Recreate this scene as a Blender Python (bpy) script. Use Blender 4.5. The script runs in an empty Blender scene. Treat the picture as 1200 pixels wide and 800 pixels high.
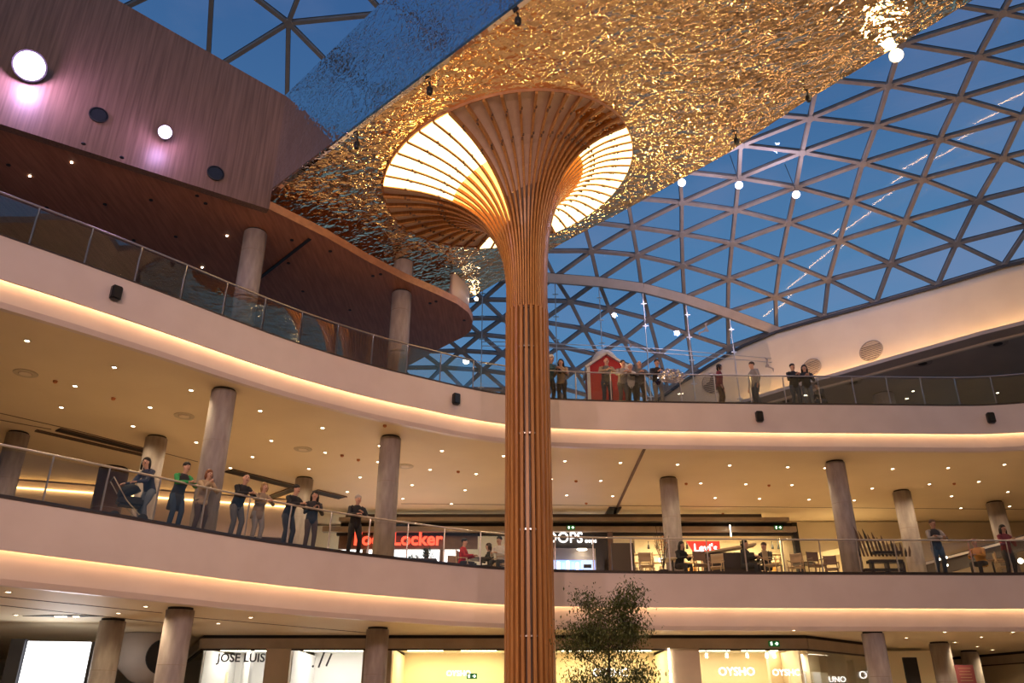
import bpy, bmesh, math, random
from mathutils import Vector, Matrix
random.seed(7)
SC = bpy.context.scene
COL = SC.collection
# ------------------------------------------------------------------ camera
F = 950.0; TH = math.radians(24.85); CT, ST = math.cos(TH), math.sin(TH); CZ = 1.5
cam = bpy.data.cameras.new('camera'); camo = bpy.data.objects.new('camera', cam); COL.objects.link(camo)
camo.location = (0, 0, CZ); camo.rotation_euler = (math.radians(90) + TH, 0, 0)
cam.sensor_width = 36; cam.lens = F * 36 / 1200; cam.clip_end = 500; cam.clip_start = .1
SC.camera = camo
SC.view_settings.view_transform = 'Standard'; SC.view_settings.look = 'None'
SC.view_settings.gamma = 1; SC.view_settings.exposure = 0.0
# ------------------------------------------------------------------ world: dusk sky
W = bpy.data.worlds.new('dusk'); SC.world = W; W.use_nodes = True
nt = W.node_tree; nt.nodes.clear()
def wn(t): return nt.nodes.new(t)
tc = wn('ShaderNodeTexCoord'); sx = wn('ShaderNodeSeparateXYZ'); rp = wn('ShaderNodeValToRGB')
nt.links.new(tc.outputs['Generated'], sx.inputs[0]); nt.links.new(sx.outputs['Z'], rp.inputs[0])
cr = rp.color_ramp
cr.elements[0].position = 0.0; cr.elements[0].color = (.16, .32, .50, 1)
cr.elements[1].position = .82; cr.elements[1].color = (.035, .095, .26, 1)
e = cr.elements.new(.42); e.color = (.105, .25, .45, 1)
e = cr.elements.new(.62); e.color = (.06, .155, .33, 1)
ns = wn('ShaderNodeTexNoise'); ns.inputs['Scale'].default_value = 3.5; ns.inputs['Detail'].default_value = 6
mp = wn('ShaderNodeMapping'); mp.inputs['Scale'].default_value = (1, 1, 2.2)
nt.links.new(tc.outputs['Generated'], mp.inputs[0]); nt.links.new(mp.outputs[0], ns.inputs['Vector'])
r2 = wn('ShaderNodeValToRGB'); r2.color_ramp.elements[0].position = .52; r2.color_ramp.elements[0].color = (0, 0, 0, 1)
r2.color_ramp.elements[1].position = .78; r2.color_ramp.elements[1].color = (.45, .45, .45, 1)
nt.links.new(ns.outputs[0], r2.inputs[0])
mx = wn('ShaderNodeMixRGB'); mx.inputs[2].default_value = (.26, .27, .42, 1)
nt.links.new(r2.outputs[0], mx.inputs[0]); nt.links.new(rp.outputs[0], mx.inputs[1])
bgn = wn('ShaderNodeBackground'); bgn.inputs[1].default_value = 1.0
nt.links.new(mx.outputs[0], bgn.inputs[0])
ow = wn('ShaderNodeOutputWorld'); nt.links.new(bgn.outputs[0], ow.inputs[0])

# ------------------------------------------------------------------ light helper and the large lights
def lamp(name, kind, loc, power, color, target=None, **kw):
    l = bpy.data.lights.new(name, kind); l.energy = power; l.color = color
    for k, v in kw.items(): setattr(l, k, v)
    o = bpy.data.objects.new(name, l); COL.objects.link(o); o.location = loc
    if target is not None:
        o.rotation_euler = (Vector(target) - Vector(loc)).to_track_quat('-Z', 'Y').to_euler()
    return o
WARM = (1.0, .66, .36); WARMW = (1.0, .80, .58); VIO = (.82, .66, 1.0)
# unseen spots added behind the camera to brighten the balcony fronts
for x, y, tx, pw in ((-8, -6, -9, 4300), (-2, -7, 0, 4300), (5, -6, 5, 3000)):
    lamp('atrium_front_fill', 'SPOT', (x, y, 12.5), pw, (1, .66, .58), (tx, 26, 8.0), spot_size=1.35, spot_blend=.7, shadow_soft_size=.3)
for x, y in ((-6, 4), (3, 8), (10, 14), (-4, 14), (16, 8)):
    lamp('atrium_floor_fill', 'SPOT', (x, y, 14.0), 500, (1, .74, .42), (x, y, 0), spot_size=1.9, spot_blend=.6, shadow_soft_size=.25)  # unseen spots added to light the hall floor

# unseen spots added behind the top railing to brighten the hammered ceiling
for x, y, tx, ty, pw in ((3.5, 26.6, 2, 18, 750), (8.5, 26.8, 7, 16, 1000), (-1.0, 25.6, -1.0, 17, 220)):
    lamp('ceiling_fill', 'SPOT', (x, y, 12.2), pw, (1, .68, .28), (tx, ty, 16.5), spot_size=1.3, spot_blend=.8, shadow_soft_size=.35)

# ------------------------------------------------------------------ geometry of the picture -> places in the hall
def ray(px, py):
    u = (px - 600) / F; v = (400 - py) / F
    return Vector((u, CT - ST * v, ST + CT * v))
def atz(px, py, z):
    r = ray(px, py); t = (z - CZ) / r.z
    return Vector((r.x * t, r.y * t, z))
def aty(px, py, y):
    r = ray(px, py); t = y / r.y
    return Vector((r.x * t, y, CZ + r.z * t))
def proj(p):
    x, y, z = p[0], p[1], p[2] - CZ
    d = y * CT + z * ST; up = -y * ST + z * CT
    return 600 + F * x / d, 400 - F * up / d
ELC = (5, 5, 6.5); ELS = (45, 36, 22)          # the glass shell is an ellipsoid cap
def shell(px, py, k=1.0):
    r = ray(px, py); a = b = 0; c = -1
    o = (0, 0, CZ)
    for i in range(3):
        s = ELS[i] * k; a += (r[i] / s) ** 2; b += 2 * r[i] * (o[i] - ELC[i]) / s ** 2; c += ((o[i] - ELC[i]) / s) ** 2
    t = (-b + math.sqrt(b * b - 4 * a * c)) / (2 * a)
    return Vector((r.x * t, r.y * t, CZ + r.z * t))
def shell_n(p): return Vector([2 * (p[i] - ELC[i]) / ELS[i] ** 2 for i in range(3)]).normalized()
def gold_z(x, y): return 16.4 + .2 * x
def atgold(px, py):
    r = ray(px, py); t = (16.4 - CZ) / (r.z - .2 * r.x)
    return Vector((r.x * t, r.y * t, CZ + r.z * t))

# ------------------------------------------------------------------ materials
MATS = {}
def mat(name, color=(.8, .8, .8), rough=.5, metal=0, emis=None, es=0, build=None, spec=None):
    m = bpy.data.materials.new(name); m.use_nodes = True; MATS[name] = m
    b = m.node_tree.nodes['Principled BSDF']
    b.inputs['Base Color'].default_value = (*color, 1); b.inputs['Roughness'].default_value = rough; b.inputs['Metallic'].default_value = metal
    if spec is not None: b.inputs['Specular IOR Level'].default_value = spec
    if emis: b.inputs['Emission Color'].default_value = (*emis, 1); b.inputs['Emission Strength'].default_value = es
    if build: build(m.node_tree, b)
    return m
def grain(c1, c2, scale=(1, 1, 1), nscale=5, detail=4, bump=0, kind='noise', coord='Object', contrast=(.35, .65)):
    def f(t, b):
        N, L = t.nodes, t.links
        tcn = N.new('ShaderNodeTexCoord'); mpn = N.new('ShaderNodeMapping'); mpn.inputs['Scale'].default_value = scale
        L.new(tcn.outputs[coord], mpn.inputs[0])
        tx = N.new('ShaderNodeTexNoise'); tx.inputs['Scale'].default_value = nscale; tx.inputs['Detail'].default_value = detail
        L.new(mpn.outputs[0], tx.inputs['Vector'])
        r = N.new('ShaderNodeValToRGB'); r.color_ramp.elements[0].position = contrast[0]; r.color_ramp.elements[1].position = contrast[1]
        r.color_ramp.elements[0].color = (*c1, 1); r.color_ramp.elements[1].color = (*c2, 1)
        L.new(tx.outputs[0], r.inputs[0]); L.new(r.outputs[0], b.inputs['Base Color'])
        if bump:
            bn = N.new('ShaderNodeBump'); bn.inputs['Strength'].default_value = bump; bn.inputs['Distance'].default_value = .02
            L.new(tx.outputs[0], bn.inputs['Height']); L.new(bn.outputs[0], b.inputs['Normal'])
    return f
mat('fascia', rough=.38, build=grain((.70, .58, .52), (.74, .62, .56), (1, 1, 1), 1.2, 3))
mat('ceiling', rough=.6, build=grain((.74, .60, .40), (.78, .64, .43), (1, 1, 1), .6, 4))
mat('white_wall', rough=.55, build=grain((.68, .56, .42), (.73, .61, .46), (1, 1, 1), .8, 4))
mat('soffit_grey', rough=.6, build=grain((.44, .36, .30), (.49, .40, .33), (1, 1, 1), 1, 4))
mat('concrete', rough=.7, build=grain((.30, .255, .24), (.42, .37, .34), (1, 1, .25), 6, 6, .15))
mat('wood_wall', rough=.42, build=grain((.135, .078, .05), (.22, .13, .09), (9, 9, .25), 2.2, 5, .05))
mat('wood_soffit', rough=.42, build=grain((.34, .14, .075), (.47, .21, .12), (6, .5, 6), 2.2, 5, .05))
mat('wood_edge', rough=.4, build=grain((.42, .20, .10), (.52, .26, .13), (3, 3, 3), 2, 5))
mat('rib_wood', rough=.36, build=grain((.44, .19, .055), (.58, .28, .09), (12, 12, .4), 2.2, 4, .03))
mat('core', rough=.5, build=grain((.26, .20, .16), (.34, .27, .22), (1, 1, .3), 3, 4))
mat('panel_off', rough=.7, build=grain((.62, .45, .34), (.68, .50, .38), (1, 1, 1), 40, 2))
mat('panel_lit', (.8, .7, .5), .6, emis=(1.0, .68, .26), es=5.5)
mat('led_dim', (.9, .8, .6), .5, emis=(1.0, .62, .24), es=5)
mat('panel_glow_falloff', (.8, .6, .3), .6, emis=(1.0, .50, .10), es=3.2)  # dimmer amber emission stands in for the canopy glow fading towards the trunk
mat('led', (.9, .8, .6), .5, emis=(1.0, .68, .36), es=14)
mat('led_soft', (.9, .8, .6), .5, emis=(1.0, .60, .24), es=38)
mat('bulb', (1, 1, 1), .5, emis=(1.0, .86, .62), es=14)
mat('lamp_violet', (1, 1, 1), .5, emis=(.86, .74, 1.0), es=30)
mat('lamp_warm', (1, 1, 1), .5, emis=(1.0, .80, .48), es=25)
mat('star', (1, 1, 1), .5, emis=(.9, .92, 1), es=4)
mat('steel', (.62, .58, .54), .28, 1)
mat('rail_steel', (.55, .50, .46), .35, .9)
mat('beam', rough=.5, build=grain((.29, .235, .195), (.34, .28, .23), (1, 1, 1), 3, 3))
mat('arch', rough=.5, build=grain((.44, .34, .26), (.50, .39, .30), (1, 1, 1), 2, 3))
mat('gasket', (.035, .035, .04), .6)
mat('black', (.012, .011, .011), .45)
mat('black_gloss', (.02, .018, .018), .15)
mat('dark_brown', (.05, .032, .025), .5)
mat('brown_panel', rough=.55, build=grain((.13, .075, .05), (.17, .10, .065), (1, 1, 1), 3, 3))
mat('dark_slot', (.016, .013, .012), .7)
mat('floor', rough=.22, build=grain((.46, .37, .29), (.54, .44, .34), (1, 1, 1), .8, 5))
mat('shop_frame', rough=.35, build=grain((.36, .29, .22), (.42, .34, .26), (1, 1, 1), 2, 3))
mat('shop_pillar', rough=.45, build=grain((.52, .42, .31), (.57, .46, .34), (1, 1, 1), 2, 3))
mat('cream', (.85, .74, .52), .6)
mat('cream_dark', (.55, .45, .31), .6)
mat('shop_white', (.9, .9, .9), .6)
mat('red_sign', (.85, .03, .02), .4, emis=(1, .05, .03), es=1.0)
mat('sign_red', (.9, .05, .03), .4, emis=(1, .09, .04), es=2.2)
mat('sign_white', (.9, .9, .9), .4, emis=(1, .95, .92), es=3)
mat('sign_dark', (.05, .05, .06), .5)
mat('exit_green', (.01, .25, .06), .4, emis=(.02, .6, .12), es=.05)
mat('screen_white', (.9, .9, .9), .4, emis=(.95, .97, 1.0), es=2.5)
mat('screen_blue', (.3, .5, .9), .4, emis=(.25, .42, 1.0), es=1.6)
mat('screen_pale', (.3, .5, .9), .4, emis=(.55, .68, 1.0), es=1.5)
mat('chair_wood', (.55, .40, .24), .5)
mat('chair_brown', (.26, .16, .10), .5)
mat('table_top', (.07, .05, .04), .4)
mat('cardboard', (.62, .46, .28), .7)
mat('plant', (.035, .07, .02), .6)
mat('leaf', rough=.5, build=grain((.05, .075, .018), (.12, .13, .03), (1, 1, 1), 6, 3))
mat('bark', (.07, .045, .03), .8)
mat('orange_flower', (.55, .20, .07), .7)
mat('booth_red', (.42, .015, .02), .6)
mat('booth_white', (.72, .68, .62), .6)
mat('foil', (.85, .85, .9), .12, 1)
mat('skin', (.62, .36, .25), .5)
mat('skin_tan', (.42, .23, .15), .5)
mat('eye', (.03, .02, .02), .2)
CLOTH = dict(black=(.018, .018, .022), navy=(.03, .04, .08), jeans=(.04, .06, .10), paleblue=(.14, .17, .22), green=(.03, .30, .09),
             beige=(.42, .30, .19), tan=(.33, .24, .16), grey=(.13, .125, .125), lightgrey=(.33, .30, .28), white=(.70, .66, .62), red=(.45, .02, .02),
             maroon=(.22, .045, .055), orange=(.58, .28, .06), brown=(.10, .06, .04), teal=(.05, .11, .13), dark=(.035, .033, .037), pattern=(.28, .19, .14))
for k, v in CLOTH.items(): mat('cloth_' + k, v, .85)
HAIR = dict(dark=(.015, .011, .009), brown=(.06, .03, .018), grey=(.38, .34, .31), white=(.62, .58, .54), blonde=(.34, .20, .09), red=(.20, .07, .03))
for k, v in HAIR.items(): mat('hair_' + k, v, .7)
def glass_mat(name, tint, refl, rough=0.0):
    m = bpy.data.materials.new(name); m.use_nodes = True; MATS[name] = m
    t = m.node_tree; t.nodes.clear(); N, L = t.nodes, t.links
    tr = N.new('ShaderNodeBsdfTransparent'); tr.inputs[0].default_value = (*tint, 1)
    gl = N.new('ShaderNodeBsdfGlossy'); gl.inputs['Roughness'].default_value = rough
    fr = N.new('ShaderNodeFresnel'); fr.inputs[0].default_value = 1.5
    ml = N.new('ShaderNodeMath'); ml.operation = 'MULTIPLY'; ml.inputs[1].default_value = refl
    ml.use_clamp = True
    mi = N.new('ShaderNodeMixShader'); o = N.new('ShaderNodeOutputMaterial')
    L.new(fr.outputs[0], ml.inputs[0]); L.new(ml.outputs[0], mi.inputs[0]); L.new(tr.outputs[0], mi.inputs[1]); L.new(gl.outputs[0], mi.inputs[2]); L.new(mi.outputs[0], o.inputs[0])
glass_mat('roof_glass', (.93, .97, 1.0), .25)
glass_mat('rail_glass', (.93, .94, .91), 2.0)
glass_mat('rail_glass_lower', (.95, .95, .93), .45)
glass_mat('cable_glass', (.97, .985, 1.0), .3)
glass_mat('shop_glass', (.97, .97, .96), .6)
def hammered(name, color, rough, scale, strength):
    def f(t, b):
        N, L = t.nodes, t.links
        tcn = N.new('ShaderNodeTexCoord')
        mp1 = N.new('ShaderNodeMapping'); mp1.inputs['Scale'].default_value = (1, 1.25, 1); mp1.inputs['Rotation'].default_value = (0, 0, .5)
        L.new(tcn.outputs['Object'], mp1.inputs[0])
        a = N.new('ShaderNodeTexNoise'); a.inputs['Scale'].default_value = scale; a.inputs['Detail'].default_value = 1.2; a.inputs['Distortion'].default_value = .35
        c = N.new('ShaderNodeTexNoise'); c.inputs['Scale'].default_value = scale * .22; c.inputs['Detail'].default_value = 1
        L.new(mp1.outputs[0], a.inputs['Vector']); L.new(mp1.outputs[0], c.inputs['Vector'])
        m1 = N.new('ShaderNodeMath'); m1.operation = 'MULTIPLY_ADD'; m1.inputs[1].default_value = 2.0
        L.new(c.outputs[0], m1.inputs[0]); L.new(a.outputs[0], m1.inputs[2])
        bn = N.new('ShaderNodeBump'); bn.inputs['Strength'].default_value = 1; bn.inputs['Distance'].default_value = strength
        L.new(m1.outputs[0], bn.inputs['Height']); L.new(bn.outputs[0], b.inputs['Normal'])
    return mat(name, color, rough, 1, build=f)
hammered('gold', (.95, .71, .40), .075, 5.0, .11)
hammered('mirror', (.86, .84, .84), .05, 6.0, .012)

# ------------------------------------------------------------------ object helpers
def link(name, me, m, parent=None, smooth=False):
    if isinstance(me, bmesh.types.BMesh):
        bm = me; me = bpy.data.meshes.new(name); bm.to_mesh(me); bm.free()
    ms = m if isinstance(m, (list, tuple)) else [m]
    if not me.materials:
        for x in ms: me.materials.append(MATS[x])
    if smooth:
        for p in me.polygons: p.use_smooth = True
    o = bpy.data.objects.new(name, me); COL.objects.link(o)
    if parent: o.parent = parent
    return o
def tag(o, label=None, cat=None, group=None, kind=None):
    if label: o['label'] = label
    if cat: o['category'] = cat
    if group: o['group'] = group
    if kind: o['kind'] = kind
    return o
def thing(name, loc, label, cat, group=None, rz=0):
    o = bpy.data.objects.new(name, None); COL.objects.link(o); o.location = loc; o.rotation_euler.z = rz; o.empty_display_size = .1
    return tag(o, label, cat, group, 'thing')
def struct(name, me, m, parent=None, smooth=False):
    o = link(name, me, m, parent, smooth); o['kind'] = 'structure'; return o
def NB(): return bmesh.new()
def box(bm, c, s, rz=0, mtx=None):
    M = mtx or Matrix.Rotation(rz, 4, 'Z'); c = Vector(c); vs = []
    for z in (-1, 1):
        for x, y in ((-1, -1), (1, -1), (1, 1), (-1, 1)):
            vs.append(bm.verts.new(c + (M @ Vector((x * s[0] / 2, y * s[1] / 2, z * s[2] / 2)))))
    for f in ((3, 2, 1, 0), (4, 5, 6, 7), (0, 1, 5, 4), (1, 2, 6, 5), (2, 3, 7, 6), (3, 0, 4, 7)): bm.faces.new([vs[i] for i in f])
    return bm
def bar(bm, a, b, w, h, up=(0, 0, 1)):
    a, b = Vector(a), Vector(b); d = (b - a); n = d.normalized(); u = Vector(up); s = n.cross(u)
    if s.length < 1e-4: s = n.cross(Vector((1, 0, 0)))
    s.normalize(); u = s.cross(n).normalized(); vs = []
    for p in (a, b):
        for i, j in ((-1, -1), (1, -1), (1, 1), (-1, 1)): vs.append(bm.verts.new(p + s * (i * w / 2) + u * (j * h / 2)))
    for f in ((3, 2, 1, 0), (4, 5, 6, 7), (0, 1, 5, 4), (1, 2, 6, 5), (2, 3, 7, 6), (3, 0, 4, 7)): bm.faces.new([vs[i] for i in f])
    return bm
def tube(bm, pts, rad, n=8, cap=True, sq=None):
    """loft of rings; rad = radius or list of (rx, ry) / r"""
    pts = [Vector(p) for p in pts]; rings = []
    for k, p in enumerate(pts):
        d = (pts[min(k + 1, len(pts) - 1)] - pts[max(k - 1, 0)]).normalized()
        ref = Vector((1, 0, 0)) if abs(d.x) < .9 else Vector((0, 1, 0))
        y = d.cross(ref).normalized(); x = y.cross(d).normalized()
        r = rad[k] if isinstance(rad, (list, tuple)) else rad
        rx, ry = r if isinstance(r, tuple) else (r, r)
        rings.append([bm.verts.new(p + x * (rx * math.cos(2 * math.pi * i / n)) + y * (ry * math.sin(2 * math.pi * i / n))) for i in range(n)])
    for a, b in zip(rings, rings[1:]):
        for i in range(n): bm.faces.new((a[i], a[(i + 1) % n], b[(i + 1) % n], b[i]))
    if cap: bm.faces.new(rings[0][::-1]); bm.faces.new(rings[-1])
    return bm
def lathe(bm, prof, n=24, c=(0, 0, 0), mtx=None):
    c = Vector(c); rings = []
    for r, z in prof:
        ring = []
        for i in range(n):
            v = Vector((r * math.cos(2 * math.pi * i / n), r * math.sin(2 * math.pi * i / n), z))
            ring.append(bm.verts.new(c + (mtx @ v if mtx else v)))
        rings.append(ring)
    for a, b in zip(rings, rings[1:]):
        for i in range(n): bm.faces.new((a[i], a[(i + 1) % n], b[(i + 1) % n], b[i]))
    bm.faces.new(rings[0][::-1]); bm.faces.new(rings[-1])
    return bm
def ball(bm, c, r, seg=10, mtx=None):
    M = Matrix.Translation(Vector(c)) @ (mtx or Matrix.Identity(4)) @ Matrix.Diagonal((*(r if isinstance(r, tuple) else (r, r, r)), 1))
    bmesh.ops.create_uvsphere(bm, u_segments=seg, v_segments=max(5, seg * 2 // 3), radius=1, matrix=M); return bm
def slab(bm, poly, z0, z1):
    """prism of a plan polygon; z0, z1 numbers or functions of (x, y)"""
    f0 = z0 if callable(z0) else (lambda x, y: z0); f1 = z1 if callable(z1) else (lambda x, y: z1)
    lo = [bm.verts.new((p[0], p[1], f0(p[0], p[1]))) for p in poly]; hi = [bm.verts.new((p[0], p[1], f1(p[0], p[1]))) for p in poly]
    bm.faces.new(lo[::-1]); bm.faces.new(hi); n = len(poly)
    for i in range(n): bm.faces.new((lo[i], lo[(i + 1) % n], hi[(i + 1) % n], hi[i]))
    bmesh.ops.recalc_face_normals(bm, faces=bm.faces); return bm
def quadprism(bm, q, n, t):
    """thick plate from a planar-ish polygon q along n"""
    n = Vector(n).normalized() * t; a = [bm.verts.new(Vector(p)) for p in q]; b = [bm.verts.new(Vector(p) + n) for p in q]
    bm.faces.new(a[::-1]); bm.faces.new(b); k = len(q)
    for i in range(k): bm.faces.new((a[i], a[(i + 1) % k], b[(i + 1) % k], b[i]))
    bmesh.ops.recalc_face_normals(bm, faces=bm.faces); return bm
def text(name, body, loc, size, m, parent, rz=0, ext=.03, align='CENTER', sx=1.0, bold=0):
    cu = bpy.data.curves.new(name, 'FONT'); cu.body = body; cu.size = size; cu.extrude = ext; cu.align_x = align; cu.align_y = 'CENTER'
    cu.resolution_u = 3; cu.offset = bold
    t = bpy.data.objects.new('tmp', cu); COL.objects.link(t)
    dg = bpy.context.evaluated_depsgraph_get(); me = bpy.data.meshes.new_from_object(t.evaluated_get(dg)); me.name = name
    bpy.data.objects.remove(t); me.materials.clear()
    o = link(name, me, m, parent); o.location = loc; o.rotation_euler = (math.pi / 2, 0, rz); o.scale = (sx, 1, 1); return o

# ------------------------------------------------------------------ plan of the atrium edge (same for both balconies)
CP = [(-30, -6), (-24, 1.0), (-19, 7), (-15.2, 11.0), (-12.9, 13.5), (-11.24, 15.18), (-10.05, 16.4), (-8.6, 18.0), (-7.38, 19.45), (-6.2, 20.75), (-5.0, 21.85), (-3.8, 22.8), (-2.66, 23.55),
      (-1.5, 24.3), (-.28, 24.9), (1.2, 25.3), (2.85, 25.5), (4.6, 25.62), (6.61, 25.7), (9, 25.8), (11.2, 25.85), (13.2, 25.9), (14.9, 25.95), (16.2, 25.9), (17.6, 25.6), (20, 24.9), (25, 22.5), (32, 18)]
def resample(P, step):
    V = [Vector((*p, 0)) for p in P]; out = []
    # Catmull-Rom
    for i in range(len(V) - 1):
        p0 = V[max(i - 1, 0)]; p1 = V[i]; p2 = V[i + 1]; p3 = V[min(i + 2, len(V) - 1)]
        for k in range(8):
            t = k / 8; out.append(.5 * ((2 * p1) + (p2 - p0) * t + (2 * p0 - 5 * p1 + 4 * p2 - p3) * t * t + (3 * p1 - p0 - 3 * p2 + p3) * t ** 3))
    out.append(V[-1]); res = [out[0]]; acc = 0
    for a, b in zip(out, out[1:]):
        L = (b - a).length
        while acc + L >= step:
            f = (step - acc) / L; a = a.lerp(b, f); res.append(a.copy()); L = (b - a).length; acc = 0
        acc += L
    return res
EDGE = resample(CP, .45)
def offs(P, d):
    out = []
    for i, p in enumerate(P):
        t = (P[min(i + 1, len(P) - 1)] - P[max(i - 1, 0)]).normalized()
        out.append(p + Vector((-t.y, t.x, 0)) * d)       # +d = away from the void, onto the deck
    return out
def sweep(bm, prof, path=None):
    """prof: closed list of (offset, z)"""
    path = path or EDGE; rows = []
    for o, z in prof:
        rows.append([bm.verts.new((p.x, p.y, z)) for p in offs(path, o)])
    n = len(prof)
    for k in range(n):
        a, b = rows[k], rows[(k + 1) % n]
        for i in range(len(path) - 1): bm.faces.new((a[i], a[i + 1], b[i + 1], b[i]))
    bm.faces.new([r[0] for r in rows]); bm.faces.new([r[-1] for r in rows][::-1])
    bmesh.ops.recalc_face_normals(bm, faces=bm.faces); return bm
def edge_at(px, z, off):
    """point on the curve 'off' metres inside the edge that stands at picture column px"""
    P = offs(EDGE, off); best = None
    for a, b in zip(P, P[1:]):
        if a.y < 3 or b.y < 3: continue
        xa = proj((a.x, a.y, z))[0]; xb = proj((b.x, b.y, z))[0]
        if (xa - px) * (xb - px) <= 0 and xa != xb:
            f = (px - xa) / (xb - xa); q = a.lerp(b, f); d = (b - a)
            return Vector((q.x, q.y, z)), math.atan2(d.y, d.x)
    q = P[-1]; return Vector((q.x, q.y, z)), 0
L1, L2, C0, C1 = 5.5, 11.1, 3.9, 9.6

# ------------------------------------------------------------------ balcony slabs with light coves
NPOLY = [(40, 44), (-40, 44), (-40, -6)]
def deck(z0, ceil_z, n1, n2):
    # front panel, hanging lip, and recessed lower panel with the lamp slot between them
    struct('trim_%d' % n1, sweep(NB(), [(0, z0), (.30, z0), (.30, z0 - .80), (.10, z0 - .80), (.06, z0 - .99), (0, z0 - .99)]), 'fascia', smooth=False)
    struct('trim_%d' % n2, sweep(NB(), [(.20, z0 - .80), (.34, z0 - .80), (.46, ceil_z - .02), (.30, ceil_z - .02), (.24, ceil_z + .1)]), 'fascia')
    tag(link('cove_light', sweep(NB(), [(.105, z0 - .84), (.175, z0 - .84), (.175, z0 - .86), (.105, z0 - .86)]), 'led'),
        'continuous warm light line in the slot of the %s balcony front' % ('upper' if z0 > 8 else 'lower'), 'light')
    tag(link('edge_strip', sweep(NB(), [(-.012, z0), (.3, z0), (.3, z0 + .035), (-.012, z0 + .035)]), 'dark_brown'),
        'thin dark metal strip capping the %s balcony front' % ('upper' if z0 > 8 else 'lower'), 'trim')
E3 = [(p.x, p.y) for p in offs(EDGE, .3)]; E4 = [(p.x, p.y) for p in offs(EDGE, .4)]
deck(L1, C0, 1, 2); deck(L2, C1, 3, 4)
struct('floor', slab(NB(), [(-40, -14), (40, -14), (40, 44), (-40, 44)], -.3, 0), 'floor')
struct('floor.001', slab(NB(), E3 + NPOLY, L1 - .3, L1), 'floor')
struct('floor.002', slab(NB(), E3 + NPOLY, L2 - .3, L2), 'floor')
struct('ceiling', slab(NB(), E4 + NPOLY, C0, C0 + .12), 'ceiling')
struct('ceiling.001', slab(NB(), E4 + NPOLY, C1, C1 + .12), 'ceiling')

# ------------------------------------------------------------------ far walls
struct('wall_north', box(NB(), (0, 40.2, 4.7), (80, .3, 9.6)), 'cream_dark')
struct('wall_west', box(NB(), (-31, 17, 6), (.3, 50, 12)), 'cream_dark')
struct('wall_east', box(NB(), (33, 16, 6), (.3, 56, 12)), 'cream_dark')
# the half of the mall behind the camera, seen only in reflections
bm = NB(); box(bm, (0, -14, 2.4), (70, .4, 3.2)); box(bm, (0, -14.6, 10.5), (70, .4, 21)); struct('wall_south', bm, 'cream')
for z in (5.0, 10.6):
    struct('trim_5' if z < 6 else 'trim_6', box(NB(), (0, -11, z), (70, .5, 1.2)), 'fascia')
    struct('floor.003' if z < 6 else 'floor.004', box(NB(), (0, -12.8, z + .4), (70, 3.4, .3)), 'floor')

# solid ceiling over the half of the hall behind the camera, with its own downlights
bm = NB(); slab(bm, [(1, -15), (33, -15), (33, 11), (1, 11)], 19.5, 19.8); slab(bm, [(-31, -15), (1, -15), (1, 3), (-31, 3)], 19.5, 19.8)
struct('ceiling.006', bm, 'ceiling')
bm = NB()
for i in range(9):
    for j in range(5): lathe(bm, [(.12, 19.49), (.12, 19.5)], 8, (-27 + i * 7, -11 + j * 3.2, 0))
for i in range(4):
    for j in range(2): lathe(bm, [(.12, 19.49), (.12, 19.5)], 8, (5 + i * 7, 5.5 + j * 3.4, 0))
tag(link('downlight_field', bm, 'bulb'), 'field of small downlights in the ceiling behind the viewer', 'light', kind='stuff')
for x, y in ((6, -9), (18, -8), (24, 4), (9, 3), (-14, -9)):
    lamp('ceiling_fill', 'SPOT', (x, y, 11.4), 420, (1, .70, .38), (x, y + 1, 19.5), spot_size=2.3, spot_blend=.8, shadow_soft_size=.3)  # added, unseen: lights the ceiling slab behind the camera

# ------------------------------------------------------------------ columns
def column(name, x, y, z0, z1, r, label, group):
    o = thing(name, (x, y, z0), label, 'column', group)
    link('shaft', lathe(NB(), [(r, 0), (r, z1 - z0 - .06)], 28), 'concrete', o, True)
    link('collar', lathe(NB(), [(r * .88, z1 - z0 - .06), (r * .88, z1 - z0)], 28), 'dark_slot', o)
    for k in range(1, int((z1 - z0) / 1.3) + 1):
        zz = k * 1.3
        if zz < z1 - z0 - .2: link('joint', lathe(NB(), [(r + .003, zz), (r + .003, zz + .012)], 28), 'core', o)
    return o
c1 = [(263, 457, 'big column beside the person in green sleeves, first floor'), (184, 512, 'column behind the woman with the stroller, first floor'),
      (22, 507, 'leftmost column of the first floor'), (458, 512, 'column standing in front of the red lit sign, first floor'),
      (357, 560, 'cream lit column behind the couple in black, first floor'),
      (783, 560, 'column right of the round planted tree top, first floor'), (978, 541, 'tall column left of the dark spiky stand, first floor'),
      (1056, 575, 'column between the spiky stand and the man in a vest, first floor'), (1165, 588, 'rightmost column of the first floor')]
for px, py, l in c1:
    p = atz(px, py, C1); column('column', p.x, p.y, L1, C1, .33, 'round grey concrete ' + l, 'first floor columns')
p = atz(97, 518, C1); o = column('column', p.x - .3, p.y + 3, L1, C1, .5, 'dark brown round column in the recess at far left, first floor', 'first floor columns')
for ch in o.children:
    if ch.name.startswith('shaft'): ch.data.materials[0] = MATS['brown_panel']
c0 = [(212, 712, 'second from left on the ground floor'), (133, 725, 'leftmost on the ground floor, beside the white screen'), (443, 735, 'between the white window and the yellow shop, ground floor'),
      (1022, 740, 'right of the shopfront corner, ground floor'), (1100, 752, 'left of the dark red hanging sign, ground floor'), (1135, 762, 'behind the dark red hanging sign, ground floor')]
for px, py, l in c0:
    p = atz(px, py, C0); column('column', p.x, p.y, 0, C0, .33, 'round grey concrete column ' + l, 'ground floor columns')
Z3 = 14.45    # underside of the wooden storey
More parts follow.
